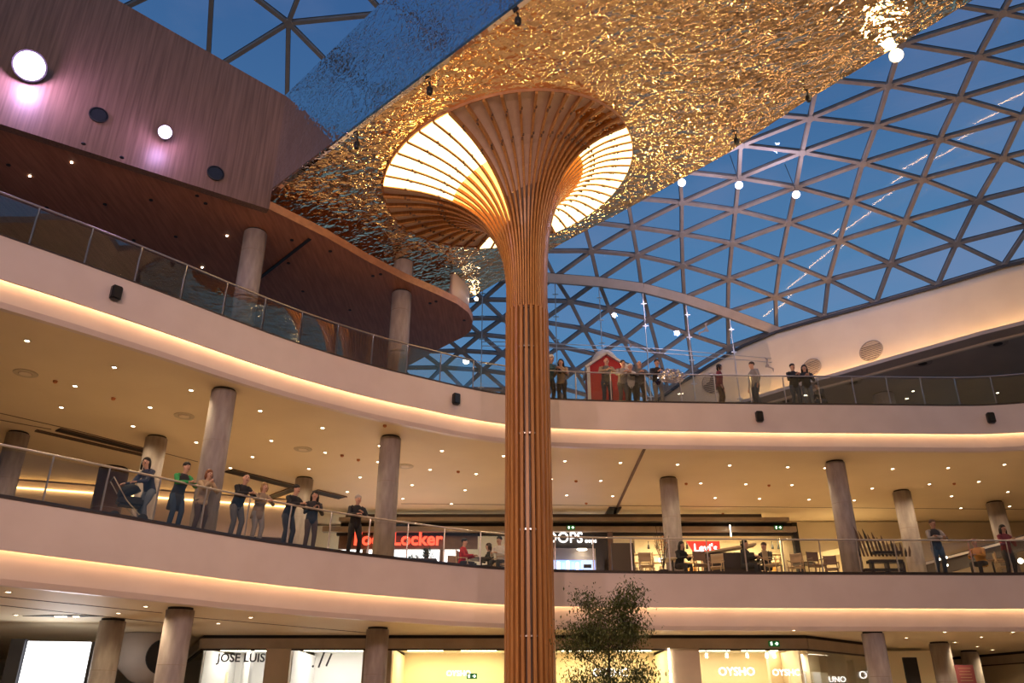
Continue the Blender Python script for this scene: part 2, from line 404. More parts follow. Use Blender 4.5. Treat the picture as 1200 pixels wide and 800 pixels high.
for px, py, zt, l in ((300, 272, Z3, 'left of the two under the wooden soffit'), (471, 343, Z3, 'right of the two under the wooden soffit, near its rounded tip')):
    p = atz(px, py, zt); column('column', p.x, p.y, L2, zt, .33, 'round grey concrete column, ' + l, 'second floor columns')
p = atz(471, 343, Z3); column('column', p.x, p.y, Z3 + .3, gold_z(p.x, p.y), .33, 'short round column stub between wooden slab and hammered ceiling', 'second floor columns')
p = atz(1118, 478, L2 + .8); column('column', p.x, 33.5, L2, Z3, .45, 'dim bluish round column behind the railing at far right, top floor', 'second floor columns')

# ------------------------------------------------------------------ wooden upper storey at left
sof_px = [(-140, 60), (0, 145), (150, 195), (315, 245), (380, 277), (430, 306), (475, 329), (510, 344), (535, 356), (548, 366), (553, 376), (551, 387), (543, 394), (528, 401), (505, 413), (480, 427)]
sof = [atz(a, b, Z3) for a, b in sof_px]
sof[2] = sof[1].lerp(sof[3], .45); sof[0] = sof[1] + (sof[1] - sof[3]).normalized() * 12
poly = [(p.x, p.y) for p in sof] + [(-6, 34), (-30, 34), (-30, 8)]
struct('ceiling.002', slab(NB(), poly, Z3, Z3 + .22), 'wood_soffit')
bm = NB()
path = [Vector((p.x, p.y, 0)) for p in sof]
sweep(bm, [(0, Z3 - .01), (0, Z3 + .26), (-.03, Z3 + .26), (-.03, Z3 - .01)], path[3:])
struct('trim_7', bm, 'wood_edge')
# low round parapet over the tip
bm = NB(); sweep(bm, [(.12, Z3 + .2), (.12, Z3 + 1.25), (.3, Z3 + 1.25), (.3, Z3 + .2)], path[8:13]); struct('trim_8', bm, 'fascia', smooth=True)
# vertical wooden wall
A = Vector((sof[0].x, sof[0].y, 0)); B = Vector((sof[3].x, sof[3].y, 0)); D0 = (B - A).normalized(); Aw = B - D0 * 17
def wtop(p): return 18.5 + (-6.84 - p.x) * .245
N0 = Vector((D0.y, -D0.x, 0))     # towards the void
q = [(Aw.x, Aw.y, Z3), (B.x, B.y, Z3), (B.x, B.y, wtop(B)), (Aw.x, Aw.y, wtop(Aw))]
q = [tuple(Vector(v) + N0 * .03 - Vector((0, 0, .02 if v[2] == Z3 else 0))) for v in q]
struct('wall_wood', quadprism(NB(), q, -N0, .25), 'wood_wall')
# mirrored bulkhead face over the hammered ceiling edge
Pm0 = Vector((-6.9, 19.15, 0)); Pm1 = Vector((6.2, 9.05, 0)); dm = (Pm1 - Pm0).normalized(); nm = Vector((-dm.y, dm.x, 0)) * -1
if nm.x > 0: nm = -nm
q = [(Pm0.x, Pm0.y, gold_z(Pm0.x, 0)), (Pm1.x, Pm1.y, gold_z(Pm1.x, 0)), (Pm1.x, Pm1.y, 18.55 + .36 * 13.1), (Pm0.x, Pm0.y, 18.55)]
struct('wall_mirror', quadprism(NB(), q, -nm, .12), 'mirror')

# ------------------------------------------------------------------ hammered gold ceiling
gl = [(Pm0.x, Pm0.y), (Pm1.x, Pm1.y)]
gr = [atgold(a, b) for a, b in ((1330, -110), (1140, 0), (1040, 61), (940, 121), (850, 181), (740, 242), (655, 287), (600, 321), (553, 348), (520, 372))]
gpoly = gl + [(p.x, p.y) for p in gr] + [(-6.2, 27.5), (-10, 24)]
struct('ceiling.003', slab(NB(), gpoly, gold_z, lambda x, y: gold_z(x, y) + .1), 'gold')
# bulkhead above it (hides the plenum) and its eastern face
east = [(p.x, p.y) for p in gr]
bm = NB()
for a, b in zip(east[:-1], east[1:]):
    v = [bm.verts.new((a[0], a[1], gold_z(*a) + .1)), bm.verts.new((b[0], b[1], gold_z(*b) + .1)), bm.verts.new((b[0] - .6, b[1] - .5, gold_z(*b) + 1.0)), bm.verts.new((a[0] - .6, a[1] - .5, gold_z(*a) + 1.0))]
    bm.faces.new(v)
struct('trim_9', bm, 'mirror')

# ------------------------------------------------------------------ glass shell
nodes = {0: {7: (650, 325), 8: (668, 353), 9: (684, 385), 10: (701, 416)}, 1: {6: (693, 294), 7: (701, 329), 8: (714, 362), 9: (730, 398), 10: (748, 432)},
         2: {5: (741, 266), 6: (747, 299), 7: (752, 336), 8: (761, 374), 9: (772, 415)}, 3: {4: (799, 237), 5: (799, 274), 6: (800, 311), 7: (802, 349), 8: (806, 391), 9: (812, 432)},
         4: {2: (868, 170), 3: (866, 208), 4: (862, 246), 5: (858, 285), 6: (854, 327), 7: (853, 366), 8: (854, 407)}, 5: {1: (949, 138), 2: (940, 178), 3: (933, 219), 4: (924, 261), 5: (915, 305), 6: (909, 348), 7: (910, 387)},
         6: {0: (1041, 100), 1: (1027, 147), 2: (1011, 191), 3: (998, 236), 4: (984, 282), 5: (971, 328), 6: (966, 371)}, 7: {-2: (1174, 15), -1: (1146, 66), 0: (1124, 115), 1: (1101, 163), 2: (1081, 210), 3: (1061, 259), 4: (1044, 309), 5: (1027, 355)},
         8: {0: (1198, 136), 1: (1175, 185), 2: (1146, 235), 3: (1121, 285), 4: (1099, 334)}, 9: {3: (1176, 311)}, -1: {10: (656, 406), 11: (674, 434), 9: (634, 377)},
         -2: {8: (566, 351), 9: (589, 373), 10: (611, 397), 11: (630, 426)}, -3: {9: (542, 373), 10: (563, 392), 11: (589, 414), 12: (612, 440)}, -4: {10: (519, 393), 11: (540, 411), 12: (566, 434)}}
G = {}
for j in nodes:
    for i, p in nodes[j].items(): G[(i, j)] = shell(*p)
# continue the lattice by its own steps
def on_shell(x, y):
    v = 1 - ((x - ELC[0]) / ELS[0]) ** 2 - ((y - ELC[1]) / ELS[1]) ** 2
    return Vector((x, y, ELC[2] + ELS[2] * math.sqrt(max(v, .02))))
def extend():
    new = {}
    for (i, j), p in list(G.items()):
        for di, dj in ((1, 0), (-1, 0), (0, 1), (0, -1), (1, -1), (-1, 1)):
            k = (i + di, j + dj)
            if k in G: continue
            b = (i - di, j - dj)
            if b in G: q = p * 2 - G[b]; new.setdefault(k, []).append((q.x, q.y))
    for k, v in new.items():
        x = sum(a for a, b in v) / len(v); y = sum(b for a, b in v) / len(v); G[k] = on_shell(x, y)
for _ in range(3): extend()
glass = tag(bpy.data.objects.new('window_1', None), 'triangular grid glass roof shell over the atrium'); COL.objects.link(glass); glass['kind'] = 'structure'
wallT = [(700, 500), (765, 472), (800, 447), (830, 428), (870, 405), (908, 389), (966, 372), (1027, 355), (1099, 335), (1176, 312), (1260, 293), (1400, 262)]
def wall_y(px):
    for (a, b), (c, d) in zip(wallT, wallT[1:]):
        if a <= px <= c: return b + (d - b) * (px - a) / (c - a)
    return 600 if px < 700 else 235
def keep(pts):
    m = sum(pts, Vector()) / len(pts)
    if m.y < 6 or m.z < 12: return False
    a = [proj(p) for p in pts]; x = sum(t[0] for t in a) / len(a); y = sum(t[1] for t in a) / len(a)
    if any(t[1] < wall_y(t[0]) + 14 for t in a) is False: return False
    return -60 < y < 520 and 420 < x < 1320
beams = {}; tris = []
for (i, j) in sorted(G):
    for tri in (((i, j), (i, j + 1), (i - 1, j + 1)), ((i, j), (i + 1, j), (i, j + 1))):
        if all(k in G for k in tri) and keep([G[k] for k in tri]):
            tris.append(tri)
            for a, b in ((0, 1), (1, 2), (2, 0)): beams[tuple(sorted((tri[a], tri[b])))] = 1
PT = dict(G)
# second patch of the same shell seen left of the bulkhead
H2 = {'h': (338, 27), 'r': (450, 16), 'dr': (414, 104), 'd': (336, 132), 'ld': (243, 86), 'lu': (250, -40), 'u': (374, -66), 'x': (138, 16), 'll': (120, 110), 'ru': (500, -70), 'rr': (556, 0), 'rd': (516, 92)}
H2 = {(0, 0): (338, 27), (1, 0): (450, 16), (1, 1): (414, 104), (0, 1): (336, 132), (-1, 0): (243, 86), (-1, -1): (250, -40), (0, -1): (374, -66)}
G2 = {k: shell(*v) for k, v in H2.items()}
for _ in range(4):
    new = {}
    for (i, j), p in list(G2.items()):
        for di, dj in ((1, 0), (-1, 0), (0, 1), (0, -1), (1, 1), (-1, -1)):
            k, b_ = (i + di, j + dj), (i - di, j - dj)
            if k not in G2 and b_ in G2: q = p * 2 - G2[b_]; new.setdefault(k, []).append((q.x, q.y))
    for k, v in new.items():
        x = sum(t[0] for t in v) / len(v); y = sum(t[1] for t in v) / len(v)
        if x < 3.0 and y < 29 and x > -24 and y > -8: G2[k] = on_shell(x, y)
for (i, j) in sorted(G2):
    for tri in (((i, j), (i + 1, j), (i + 1, j + 1)), ((i, j), (i + 1, j + 1), (i, j + 1))):
        if all(k in G2 for k in tri):
            t = [('q', k) for k in tri]
            for k in tri: PT[('q', k)] = G2[k]
            c_ = proj(sum((G2[k] for k in tri), Vector()) / 3)
            if 430 < c_[0] < 800 and c_[1] > 250: continue
            tris.append(tuple(t))
            for a, b in ((0, 1), (1, 2), (2, 0)): beams[tuple(sorted((t[a], t[b])))] = 1
for k, tri in enumerate(tris):
    P = [PT[x] for x in tri]; c = sum(P, Vector()) / 3; n = shell_n(c)
    P = [p.lerp(c, .012) + n * .10 for p in P]
    link('pane', quadprism(NB(), P, n, .02), 'roof_glass', glass)
for a, b in beams:
    p, q = PT[a], PT[b]; n = shell_n((p + q) / 2); big = a[0] == 'q'
    arch = (not big) and a[0] == 7 and b[0] == 7 and a[1] <= 4
    bm = NB(); w, h = (.14, .20)
    bar(bm, p, q, w, h, n)
    o = link('beam', bm, 'beam', glass)
    bar_g = bar(NB(), p + n * .105, q + n * .105, w * 1.25, .03, n)
    link('gasket', bar_g, 'gasket', o)
bm = NB()
for k in {x for b in beams for x in b}:
    p = PT[k]; n = shell_n(p); M = n.to_track_quat('Z', 'Y').to_matrix().to_4x4()
    lathe(bm, [(.15, -.125), (.17, -.10), (.17, .06), (.15, .08)], 10, p, M)
tag(link('beam_node', bm, 'beam', glass), kind='stuff')
# arch beam across the shell on row 7
ar = [shell(*p) for p in ((520, 330), (566, 324), (610, 321), (650, 325), (701, 329), (752, 336), (802, 349), (853, 366), (910, 387), (930, 396))]
bm = NB()
for a, b in zip(ar, ar[1:]): bar(bm, a - Vector((0, .15, .16)), b - Vector((0, .15, .16)), .34, .42, (0, -.35, 1))
bm2 = NB()
for a, b in zip(ar, ar[1:]): bar(bm2, a - Vector((0, .15, -.07)), b - Vector((0, .15, -.07)), .40, .05, (0, -.35, 1))
arch = tag(link('arch_beam', bm, 'arch'), 'curved beige steel arch crossing the glass shell right of the tree', 'beam'); link('gasket', bm2, 'gasket', arch)

# cable glass wall hanging from the arch
cw = tag(bpy.data.objects.new('window_2', None), 'cable hung glass wall under the arch beam'); COL.objects.link(cw); cw['kind'] = 'structure'
tops = [(a.x, a.y - .15, a.z - .3) for a in ar[1:9]]
zc = aty(780, 414, 33.8).z
for k, t in enumerate(tops):
    bm = NB(); tube(bm, [(t[0], t[1], L2), t], .022, 6); o = link('cable', bm, 'rail_steel', cw)
    sp = NB(); z = t[2] - .7; m = 0
    while z > L2 + .8:
        box(sp, (t[0], t[1] - .05, z), (.26, .04, .04)); box(sp, (t[0], t[1] - .05, z), (.04, .04, .26)); z -= 1.15
    tag(link('clamp', sp, 'steel', o), kind='stuff')
for a, b in zip(tops, tops[1:]):
    bm = NB(); bar(bm, (a[0], a[1], zc + .1), (b[0], b[1], zc + .1), .03, .03); bar(bm, (a[0], a[1], zc - .1), (b[0], b[1], zc - .1), .03, .03); link('cable', bm, 'rail_steel', cw)
    d = (Vector(b) - Vector(a)); d.z = 0; n = Vector((-d.y, d.x, 0)).normalized()
    for lo, hi in ((L2 + .05, zc - .12), (zc + .12, None)):
        ha = a[2] if hi is None else hi; hb = b[2] if hi is None else hi
        if min(ha, hb) - lo < .3: continue
        s = Vector(a).lerp(Vector(b), .01); e_ = Vector(a).lerp(Vector(b), .99)
        link('pane', quadprism(NB(), [(s.x, s.y, lo), (e_.x, e_.y, lo), (e_.x, e_.y, hb), (s.x, s.y, ha)], n, .015), 'cable_glass', cw)
def bird(px, py, size, rot, label, yy):
    p = aty(px, py, yy); o = NB()
    prof = [(-.5, .12), (-.3, .26), (-.08, .08), (.0, .10), (.1, .06), (.32, .22), (.5, .08), (.3, .12), (.12, -.04), (.06, -.16), (-.02, -.12), (-.06, -.02), (-.28, .14)]
    R = Matrix.Rotation(rot, 3, 'Y')
    q = [Vector(p) + (R @ Vector((x * size, 0, z * size))) for x, z in prof]
    quadprism(o, q, (0, -1, 0), .012); tag(link('bird_decal', o, 'beam'), label, 'decal', 'bird decals on the cable glass wall')
bird(827, 387, .9, -1.0, 'grey seagull decal on the glass right of the round-roofed red booth', 33.2)
bird(739, 404, .75, .5, 'faint seagull decal on glass between booth and cable crossing', 33.0)
bird(899, 428, .8, 1.1, 'small seagull decal in front of the beige wall between standing pairs', 33.0)
bird(521, 364, .9, -.6, 'dark seagull decal on the glass left of the tree trunk', 33.0)

# ------------------------------------------------------------------ curved beige wall and soffit at right
Tt = [shell(a, b, .985) for a, b in [(765, 472), (800, 447), (830, 428), (870, 405), (908, 389), (966, 372), (1027, 355), (1099, 335), (1176, 312), (1260, 293), (1400, 262)]]
edge_px = [(765, 507), (800, 496), (830, 486), (860, 475.5), (890, 466), (930, 454), (985, 439), (1060, 417.5), (1150, 392.5), (1240, 370), (1400, 332)]
Eg = [atz(a, b, Z3) for a, b in edge_px]
Tg = list(Tt); En = []
for k_, e_ in enumerate(Eg):
    t_ = (Eg[min(k_ + 1, len(Eg) - 1)] - Eg[max(k_ - 1, 0)]).normalized(); n_ = Vector((-t_.y, t_.x, 0)) if t_.x * -1 + 0 > 0 or -t_.y > 0 else Vector((t_.y, -t_.x, 0))
    if n_.x + n_.y < 0: n_ = -n_
    En.append(n_.normalized())
for k_, (tp, e_) in enumerate(zip([(765, 472), (800, 447), (830, 428), (870, 405), (908, 389), (966, 372), (1027, 355), (1099, 335), (1176, 312), (1260, 293), (1400, 262)], Eg)):
    r_ = ray(*tp); dd = En[k_].x * r_.x + En[k_].y * r_.y; t_ = (e_.dot(En[k_]) - 0 + (1.2 if k_ > 3 else 1.6)) / dd if dd > .05 else 1e9
    q_ = Vector((r_.x * t_, r_.y * t_, CZ + r_.z * t_)); Tt[k_] = q_ if q_.y < Tg[k_].y and t_ > 0 else Tg[k_]
bm = NB(); rows = []
NR = 8
for k in range(NR + 1):
    f = k / NR; row = []
    for a, b, nn in zip(Eg, Tt, En):
        bb = a + nn * .75 - Vector((0, 0, .05)); p = bb.lerp(b, f); row.append(bm.verts.new(p + nn * (math.sin(f * math.pi) * .18)))
    rows.append(row)
for r1, r2 in zip(rows, rows[1:]):
    for i in range(len(r1) - 1):
        f_ = bm.faces.new((r1[i], r1[i + 1], r2[i + 1], r2[i])); f_.normal_update()
        if f_.normal.dot(f_.calc_center_median()) > 0: f_.normal_flip()
ledge = NB(); la = [ledge.verts.new(v) for v in Tt]; lb = [ledge.verts.new(v + Vector((0, .3, .1))) for v in Tg]
for i in range(len(la) - 1): ledge.faces.new((la[i], la[i + 1], lb[i + 1], lb[i]))
struct('trim_16', ledge, 'white_wall')
w = struct('wall_northeast', bm, 'white_wall', smooth=True)
so = w.modifiers.new('thick', 'SOLIDIFY'); so.thickness = .15; so.offset = -1
bm = NB()
for a, b in zip(Tt, Tt[1:]): bar(bm, a - Vector((0, .04, .03)), b - Vector((0, .04, .03)), .10, .12)
struct('trim_10', bm, 'gasket')
# lower soffit slab
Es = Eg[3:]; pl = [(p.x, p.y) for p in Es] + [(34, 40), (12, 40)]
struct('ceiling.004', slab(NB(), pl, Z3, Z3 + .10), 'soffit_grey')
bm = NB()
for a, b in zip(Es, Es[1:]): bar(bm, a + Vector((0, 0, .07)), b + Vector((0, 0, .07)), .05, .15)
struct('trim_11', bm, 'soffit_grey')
bm = NB()
for a, b, na, nb in zip(Es, Es[1:], En[3:], En[4:]): bar(bm, a + na * .32 + Vector((0, 0, .14)), b + nb * .32 + Vector((0, 0, .14)), .06, .04)
tag(link('cove_light', bm, 'led_soft'), 'warm light line hidden behind the curved soffit edge washing the beige wall', 'light')
struct('wall_top', box(NB(), (23, 39.8, 12.8), (24, .3, 3.4)), 'brown_panel')
# round vents on the beige wall
def disc_at(p, n): return Matrix.Translation(p) @ Vector(n).to_track_quat('Z', 'Y').to_matrix().to_4x4()
def wall_hit(px, py):
    # nearest intersection of the ray with the beige wall facets
    dg = bpy.context.evaluated_depsgraph_get(); dg.update()
    ok, loc, nor, idx = w.ray_cast(Vector((0, 0, CZ)), ray(px, py).normalized())
    return (loc, nor) if ok else (aty(px, py, 33), Vector((0, -1, 0)))
vents = [(1021, 411, .50, 'large round louvred vent in the lit beige wall, right one'), (951, 431, .46, 'large round louvred vent in the lit beige wall behind the black-clad pair'), (835, 449, .50, 'flattened dark round vent low on the beige wall above the railing')]
for px, py, r, l in vents:
    loc, nor = wall_hit(px, py)
    if nor.dot(ray(px, py)) > 0: nor = -nor
    o = thing('round_vent', loc, l, 'vent', 'round vents in the beige wall'); o.rotation_euler = Vector(nor).to_track_quat('Z', 'Y').to_euler()
    link('ring', lathe(NB(), [(r, 0), (r, .05), (r * .93, .06), (r * .93, 0)], 32), 'beam', o)
    link('backing', lathe(NB(), [(r * .93, 0), (r * .93, .012)], 32), 'dark_slot', o)
    for k in range(11):
        yv = (k - 5) / 5.6 * r; hw = math.sqrt(max(r * r * .86 - yv * yv, .002))
        link('louvre', box(NB(), (0, yv, .035), (hw * 2, r * .085, .02)), 'arch', o)
for px, py, l in ((1169, 402, 'rightmost'), (1081, 425, 'middle'), (1000, 447, 'third from right'), (921, 469, 'lowest, beside the black-clad pair')):
    p = atz(px, py, Z3); o = thing('soffit_fitting', p, 'round dark recessed fitting in the grey soffit, ' + l, 'fitting', 'round fittings in the grey soffit')
    link('ring', lathe(NB(), [(.36, -.03), (.38, -.005), (.24, -.005), (.24, -.04)], 24), 'beam', o); link('core', lathe(NB(), [(.17, -.05), (.17, -.005)], 16), 'black', o)

# ------------------------------------------------------------------ the timber tree column
TX, TY = .42, 20.3; TZ = 11.75; R0 = .585
tree = thing('timber_tree_column', (TX, TY, 0), 'tall mushroom shaped column of curved wooden ribs with glowing canopy panels', 'column')
link('core_tube', lathe(NB(), [(.42, 0), (.42, 13.6)], 32), 'core', tree, True)
def in_tree(o): o.matrix_parent_inverse = Matrix.Translation((-TX, -TY, 0)); return o
rim_px = [(452, 235), (455, 205), (480, 165), (537, 135), (575, 122), (620, 118), (660, 121), (700, 136), (725, 160), (735, 185), (727, 205), (700, 235), (655, 272), (590, 296), (545, 297), (500, 285), (470, 262)]
Q = [atgold(*p) for p in rim_px]
RC = Vector((-.08, 20.26, 0)); RR = 3.74
def rimpt(phi):
    # point of the rim circle in direction phi as seen from the trunk
    d = Vector((math.cos(phi), math.sin(phi), 0)); o = Vector((TX, TY, 0)) - RC
    b = o.dot(d); c = o.dot(o) - RR * RR; t = -b + math.sqrt(b * b - c); return t
def ribcurve(phi, s=0):
    """superelliptic flare: list of (distance from the trunk centre, z) of the lower edge of a rib"""
    T = rimpt(phi); a = T - R0; zr = gold_z(TX + T * math.cos(phi), 0) - .16; Z = 4.55; pts = []
    for k in range(17):
        o = a * (k / 16) ** 1.7
        z = (max(0, 1 - (1 - o / a) ** 2.6)) ** (1 / 3.3)
        pts.append((R0 + o, TZ + (zr - TZ) * z))
    # more points on the steep part
    return [(R0, TZ), (R0 + .002, TZ + .8)] + pts[1:]
def rib_mesh(phi, w0, d, pts, w1=None):
    bm = NB(); rad = Vector((math.cos(phi), math.sin(phi), 0)); tan = Vector((-rad.y, rad.x, 0)); rows = []
    for k, (r, z) in enumerate(pts):
        a = pts[max(k - 1, 0)]; b = pts[min(k + 1, len(pts) - 1)]; t = Vector((b[0] - a[0], b[1] - a[1])).normalized()
        nrm = Vector((-t.y, t.x))           # inward / upward side
        w = w0 + ((w1 or w0) - w0) * k / max(1, len(pts) - 1); p = rad * r + Vector((0, 0, z)); q = rad * (r + nrm.x * d) + Vector((0, 0, z + nrm.y * d))
        rows.append([bm.verts.new(p - tan * w / 2), bm.verts.new(p + tan * w / 2), bm.verts.new(q + tan * w / 2), bm.verts.new(q - tan * w / 2)])
    for a, b in zip(rows, rows[1:]):
        for i in range(4): bm.faces.new((a[i], a[(i + 1) % 4], b[(i + 1) % 4], b[i]))
    bm.faces.new(rows[0][::-1]); bm.faces.new(rows[-1]); bmesh.ops.recalc_face_normals(bm, faces=bm.faces); return bm
NRB = 52
def ang(px, py): p = atgold(px, py); return math.atan2(p.y - TY, p.x - TX) % (2 * math.pi)
aA0, aA1 = ang(457, 212), ang(541, 139)       # lit: upper left
aB0, aB1 = ang(658, 268), ang(722, 152)       # lit: right
aC0, aC1 = ang(550, 298), ang(625, 290)       # lit: far side behind the trunk
def between(a, lo, hi):
    lo, hi = (lo, hi) if ((hi - lo) % (2 * math.pi)) < math.pi else (hi, lo)
    return (a - lo) % (2 * math.pi) <= (hi - lo) % (2 * math.pi)
def lit(a): return between(a, aA0, aA1) or between(a, aB0, aB1) or between(a, aC0, aC1)
for k in range(NRB):
    phi = (k + .5) * 2 * math.pi / NRB; L = lit((phi - .03) % (2 * math.pi)) and lit((phi + .03) % (2 * math.pi))
    pts = ribcurve(phi, 0)
    rb = link('rib', rib_mesh(phi, .046, .17, pts, .075), 'rib_wood', tree)
    # small dark steel lugs on the rib flanks
    rad = Vector((math.cos(phi), math.sin(phi), 0)); tan = Vector((-rad.y, rad.x, 0))
    for m in (12, 15):
        r, z = pts[m]; link('lug', box(NB(), rad * r + Vector((0, 0, z - .012)), (.09, .035, .05), phi), 'brown_panel', rb)
        link('lug', box(NB(), rad * (r + .1) + tan * .035 + Vector((0, 0, z + .03)), (.05, .05, .06), phi), 'brown_panel', rb)
    # panel between this rib and the next
    phi2 = phi + 2 * math.pi / NRB; mid = (phi + phi2) / 2 % (2 * math.pi); on = lit(mid)
    ca, cb = ribcurve(phi), ribcurve(phi2)
    def strip(i0, i1, lift, m, name, lab=None):
        bm = NB(); bot = []; top = []
        for k_ in range(i0, min(i1, len(ca) - 1) + 1):
            row = []
            for cc, ph, sg in ((ca, phi, 1), (cb, phi2, -1)):
                a_, b_ = cc[max(k_ - 1, 0)], cc[min(k_ + 1, len(cc) - 1)]; t_ = Vector((b_[0] - a_[0], b_[1] - a_[1])).normalized()
                r_, z_ = cc[k_][0] - t_.y * lift, cc[k_][1] + t_.x * lift; da = sg * .02 / max(r_, .3); row.append(Vector((r_ * math.cos(ph + da), r_ * math.sin(ph + da), z_)))
            bot.append([bm.verts.new(v) for v in row]); top.append([bm.verts.new(v + Vector((-.012 * math.cos(mid), -.012 * math.sin(mid), .012))) for v in row])
        for a_, b_ in zip(bot, bot[1:]): bm.faces.new((a_[0], a_[1], b_[1], b_[0]))
        for a_, b_ in zip(top, top[1:]): bm.faces.new((b_[0], b_[1], a_[1], a_[0]))
        for a_, b_, c_, d_ in zip(bot, bot[1:], top, top[1:]): bm.faces.new((a_[0], b_[0], d_[0], c_[0])); bm.faces.new((b_[1], a_[1], c_[1], d_[1]))
        o_ = link(name, bm, m, tree)
        if lab: o_['label'] = lab
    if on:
        strip(0, 5, .15, 'core', 'backing'); strip(5, 11, .10, 'panel_glow_falloff', 'panel', 'amber inner panel, glow falloff put into its colour'); strip(11, 18, .035, 'panel_lit', 'panel', 'glowing warm white panel')
    else:
        strip(0, 7, .15, 'core', 'backing'); strip(7, 18, .13, 'panel_off', 'panel')
# rim hoop
bm = NB(); n = 72
ring = []
for k in range(n):
    a = 2 * math.pi * k / n; x = RC.x + RR * math.cos(a) - TX; y = RC.y + RR * math.sin(a) - TY; ring.append((x, y, gold_z(x + TX, 0) - .02, a))
for p, q in zip(ring, ring[1:] + ring[:1]): bar(bm, p[:3], q[:3], .03, .14)
link('rim_hoop', bm, 'wood_edge', tree)
for k in range(NRB // 2):
    phi = (k * 2 + .5) * 2 * math.pi / NRB
    link('slat', rib_mesh(phi, .075, .13, [(R0 + .015, 0), (R0 + .015, 4), (R0 + .015, 8), (R0 + .015, TZ + .02)]), 'rib_wood', tree)
for z in (3.2, 5.65, 8.1, 10.55, TZ):
    bm = NB(); lathe(bm, [(.44, z - .03), (.50, z - .03), (.50, z + .03), (.44, z + .03)], 32); hp = link('inner_hoop', bm, 'brown_panel', tree)
    st = NB()
    for k in range(NRB // 2):
        a = (k * 2 + 1.5) * 2 * math.pi / NRB; box(st, (.47 * math.cos(a), .47 * math.sin(a), z + .0), (.1, .04, .04), a)
    tag(link('bracket', st, 'steel', hp), kind='stuff')
# ------------------------------------------------------------------ glass balustrades
def balustrade(z, off, start, label, group):
    root = thing('glass_balustrade', (0, 0, 0), label, 'railing', group)
    pth = offs(EDGE, off); path = resample([(p.x, p.y) for p in pth], .06); step = 20
    idx = list(range(start, len(path) - 1, step)); hr = []
    H = 1.1
    pts = [path[i] for i in idx]
    bm = NB(); rails = [Vector((p.x, p.y, z + H)) for p in path[::10]]
    rails = [r for r in rails if r.y > 8]
    tube(bm, rails, .028, 8); link('handrail', bm, 'rail_steel', root, True)
    bm = NB()
    for a, b in zip(rails, rails[1:]): bar(bm, a - Vector((0, 0, H - .06)), b - Vector((0, 0, H - .06)), .03, .10)
    link('base_channel', bm, 'dark_brown', root)
    for k, p in enumerate(pts):
        if p.y < 8: continue
        t = (path[min(idx[k] + 1, len(path) - 1)] - path[idx[k] - 1]).normalized(); n = Vector((-t.y, t.x, 0))
        bm = NB(); tube(bm, [p + Vector((0, 0, z)) + n * .02, p + Vector((0, 0, z + .78)) + n * .02, p + Vector((0, 0, z + .95)) + n * .0, p + Vector((0, 0, z + H)) - n * .0], [.024, .024, .022, .018], 6)
        link('post', bm, 'rail_steel', root)
        if k + 1 < len(pts):
            q = pts[k + 1]; a = p.lerp(q, .02); b = p.lerp(q, .98); o = n * -.03
            link('pane', quadprism(NB(), [a + o + Vector((0, 0, z + .06)), b + o + Vector((0, 0, z + .06)), b + o + Vector((0, 0, z + H - .08)), a + o + Vector((0, 0, z + H - .08))], n, .012), 'rail_glass' if z > 8 else 'rail_glass_lower', root)
    return root
balustrade(L1, .14, 8, 'glass balustrade with steel posts along the first floor balcony edge', 'curved glass balustrades')
balustrade(L2, .14, 2, 'glass balustrade with steel posts along the top balcony edge', 'curved glass balustrades')

# ------------------------------------------------------------------ downlights
D1 = [(32, 399), (134, 430), (88, 452), (72, 477), (224, 457), (176, 477), (156, 499), (230, 518), (305, 481), (318, 516), (296, 535), (270, 548), (378, 501), (381, 530), (362, 549), (445, 522), (443, 541), (422, 559), (407, 576),
      (472, 584), (518, 528), (504, 550), (483, 568), (558, 555), (545, 574), (529, 590), (590, 534), (646, 561), (662, 540), (704, 563), (727, 542), (664, 580), (718, 581), (794, 544), (821, 566), (838, 583), (855, 545), (874, 567), (890, 584),
      (923, 547), (928, 568), (948, 585), (967, 548), (1001, 586), (1022, 572), (1046, 549), (1089, 567), (1111, 548), (1115, 581), (1147, 564), (1126, 595), (1177, 544), (1181, 576), (1183, 593)]
D0 = [(10, 693), (19, 720), (139, 718), (171, 710), (294, 723), (256, 730), (855, 738), (930, 738), (1107, 740), (1062, 747), (1119, 752), (1187, 740), (1150, 746), (1145, 757), (1163, 761)]
LM1 = [((263, 457), 'the big column behind the person in green sleeves'), ((184, 512), 'the column by the stroller'), ((458, 512), 'the column before the red lit sign'), ((357, 560), 'the cream lit column'), ((590, 560), 'the tree trunk on its left side'),
       ((680, 560), 'the tree trunk on its right side'), ((783, 560), 'the column above the small tree'), ((900, 570), 'the exit sign end of the dark bulkhead'), ((978, 541), 'the column left of the spiky stand'), ((1056, 575), 'the column left of the vest man'), ((1165, 588), 'the rightmost column')]
LM0 = [((133, 725), 'the leftmost column'), ((212, 712), 'the second column from left'), ((443, 735), 'the column by the white window'), ((880, 742), 'the green exit sign'), ((1022, 740), 'the column right of the shop corner'), ((1100, 752), 'the column by the dark red sign')]
LM3 = [((115, 136), 'the left black disc'), ((252, 204), 'the right black disc'), ((33, 235), 'the left picture edge'), ((300, 272), 'the left column'), ((471, 343), 'the right column'), ((548, 376), 'the rounded tip')]
NTH = ['nearest', 'second nearest', 'third nearest', 'fourth nearest', 'fifth nearest', 'sixth nearest', 'seventh nearest', 'eighth nearest', 'ninth nearest', 'tenth nearest']
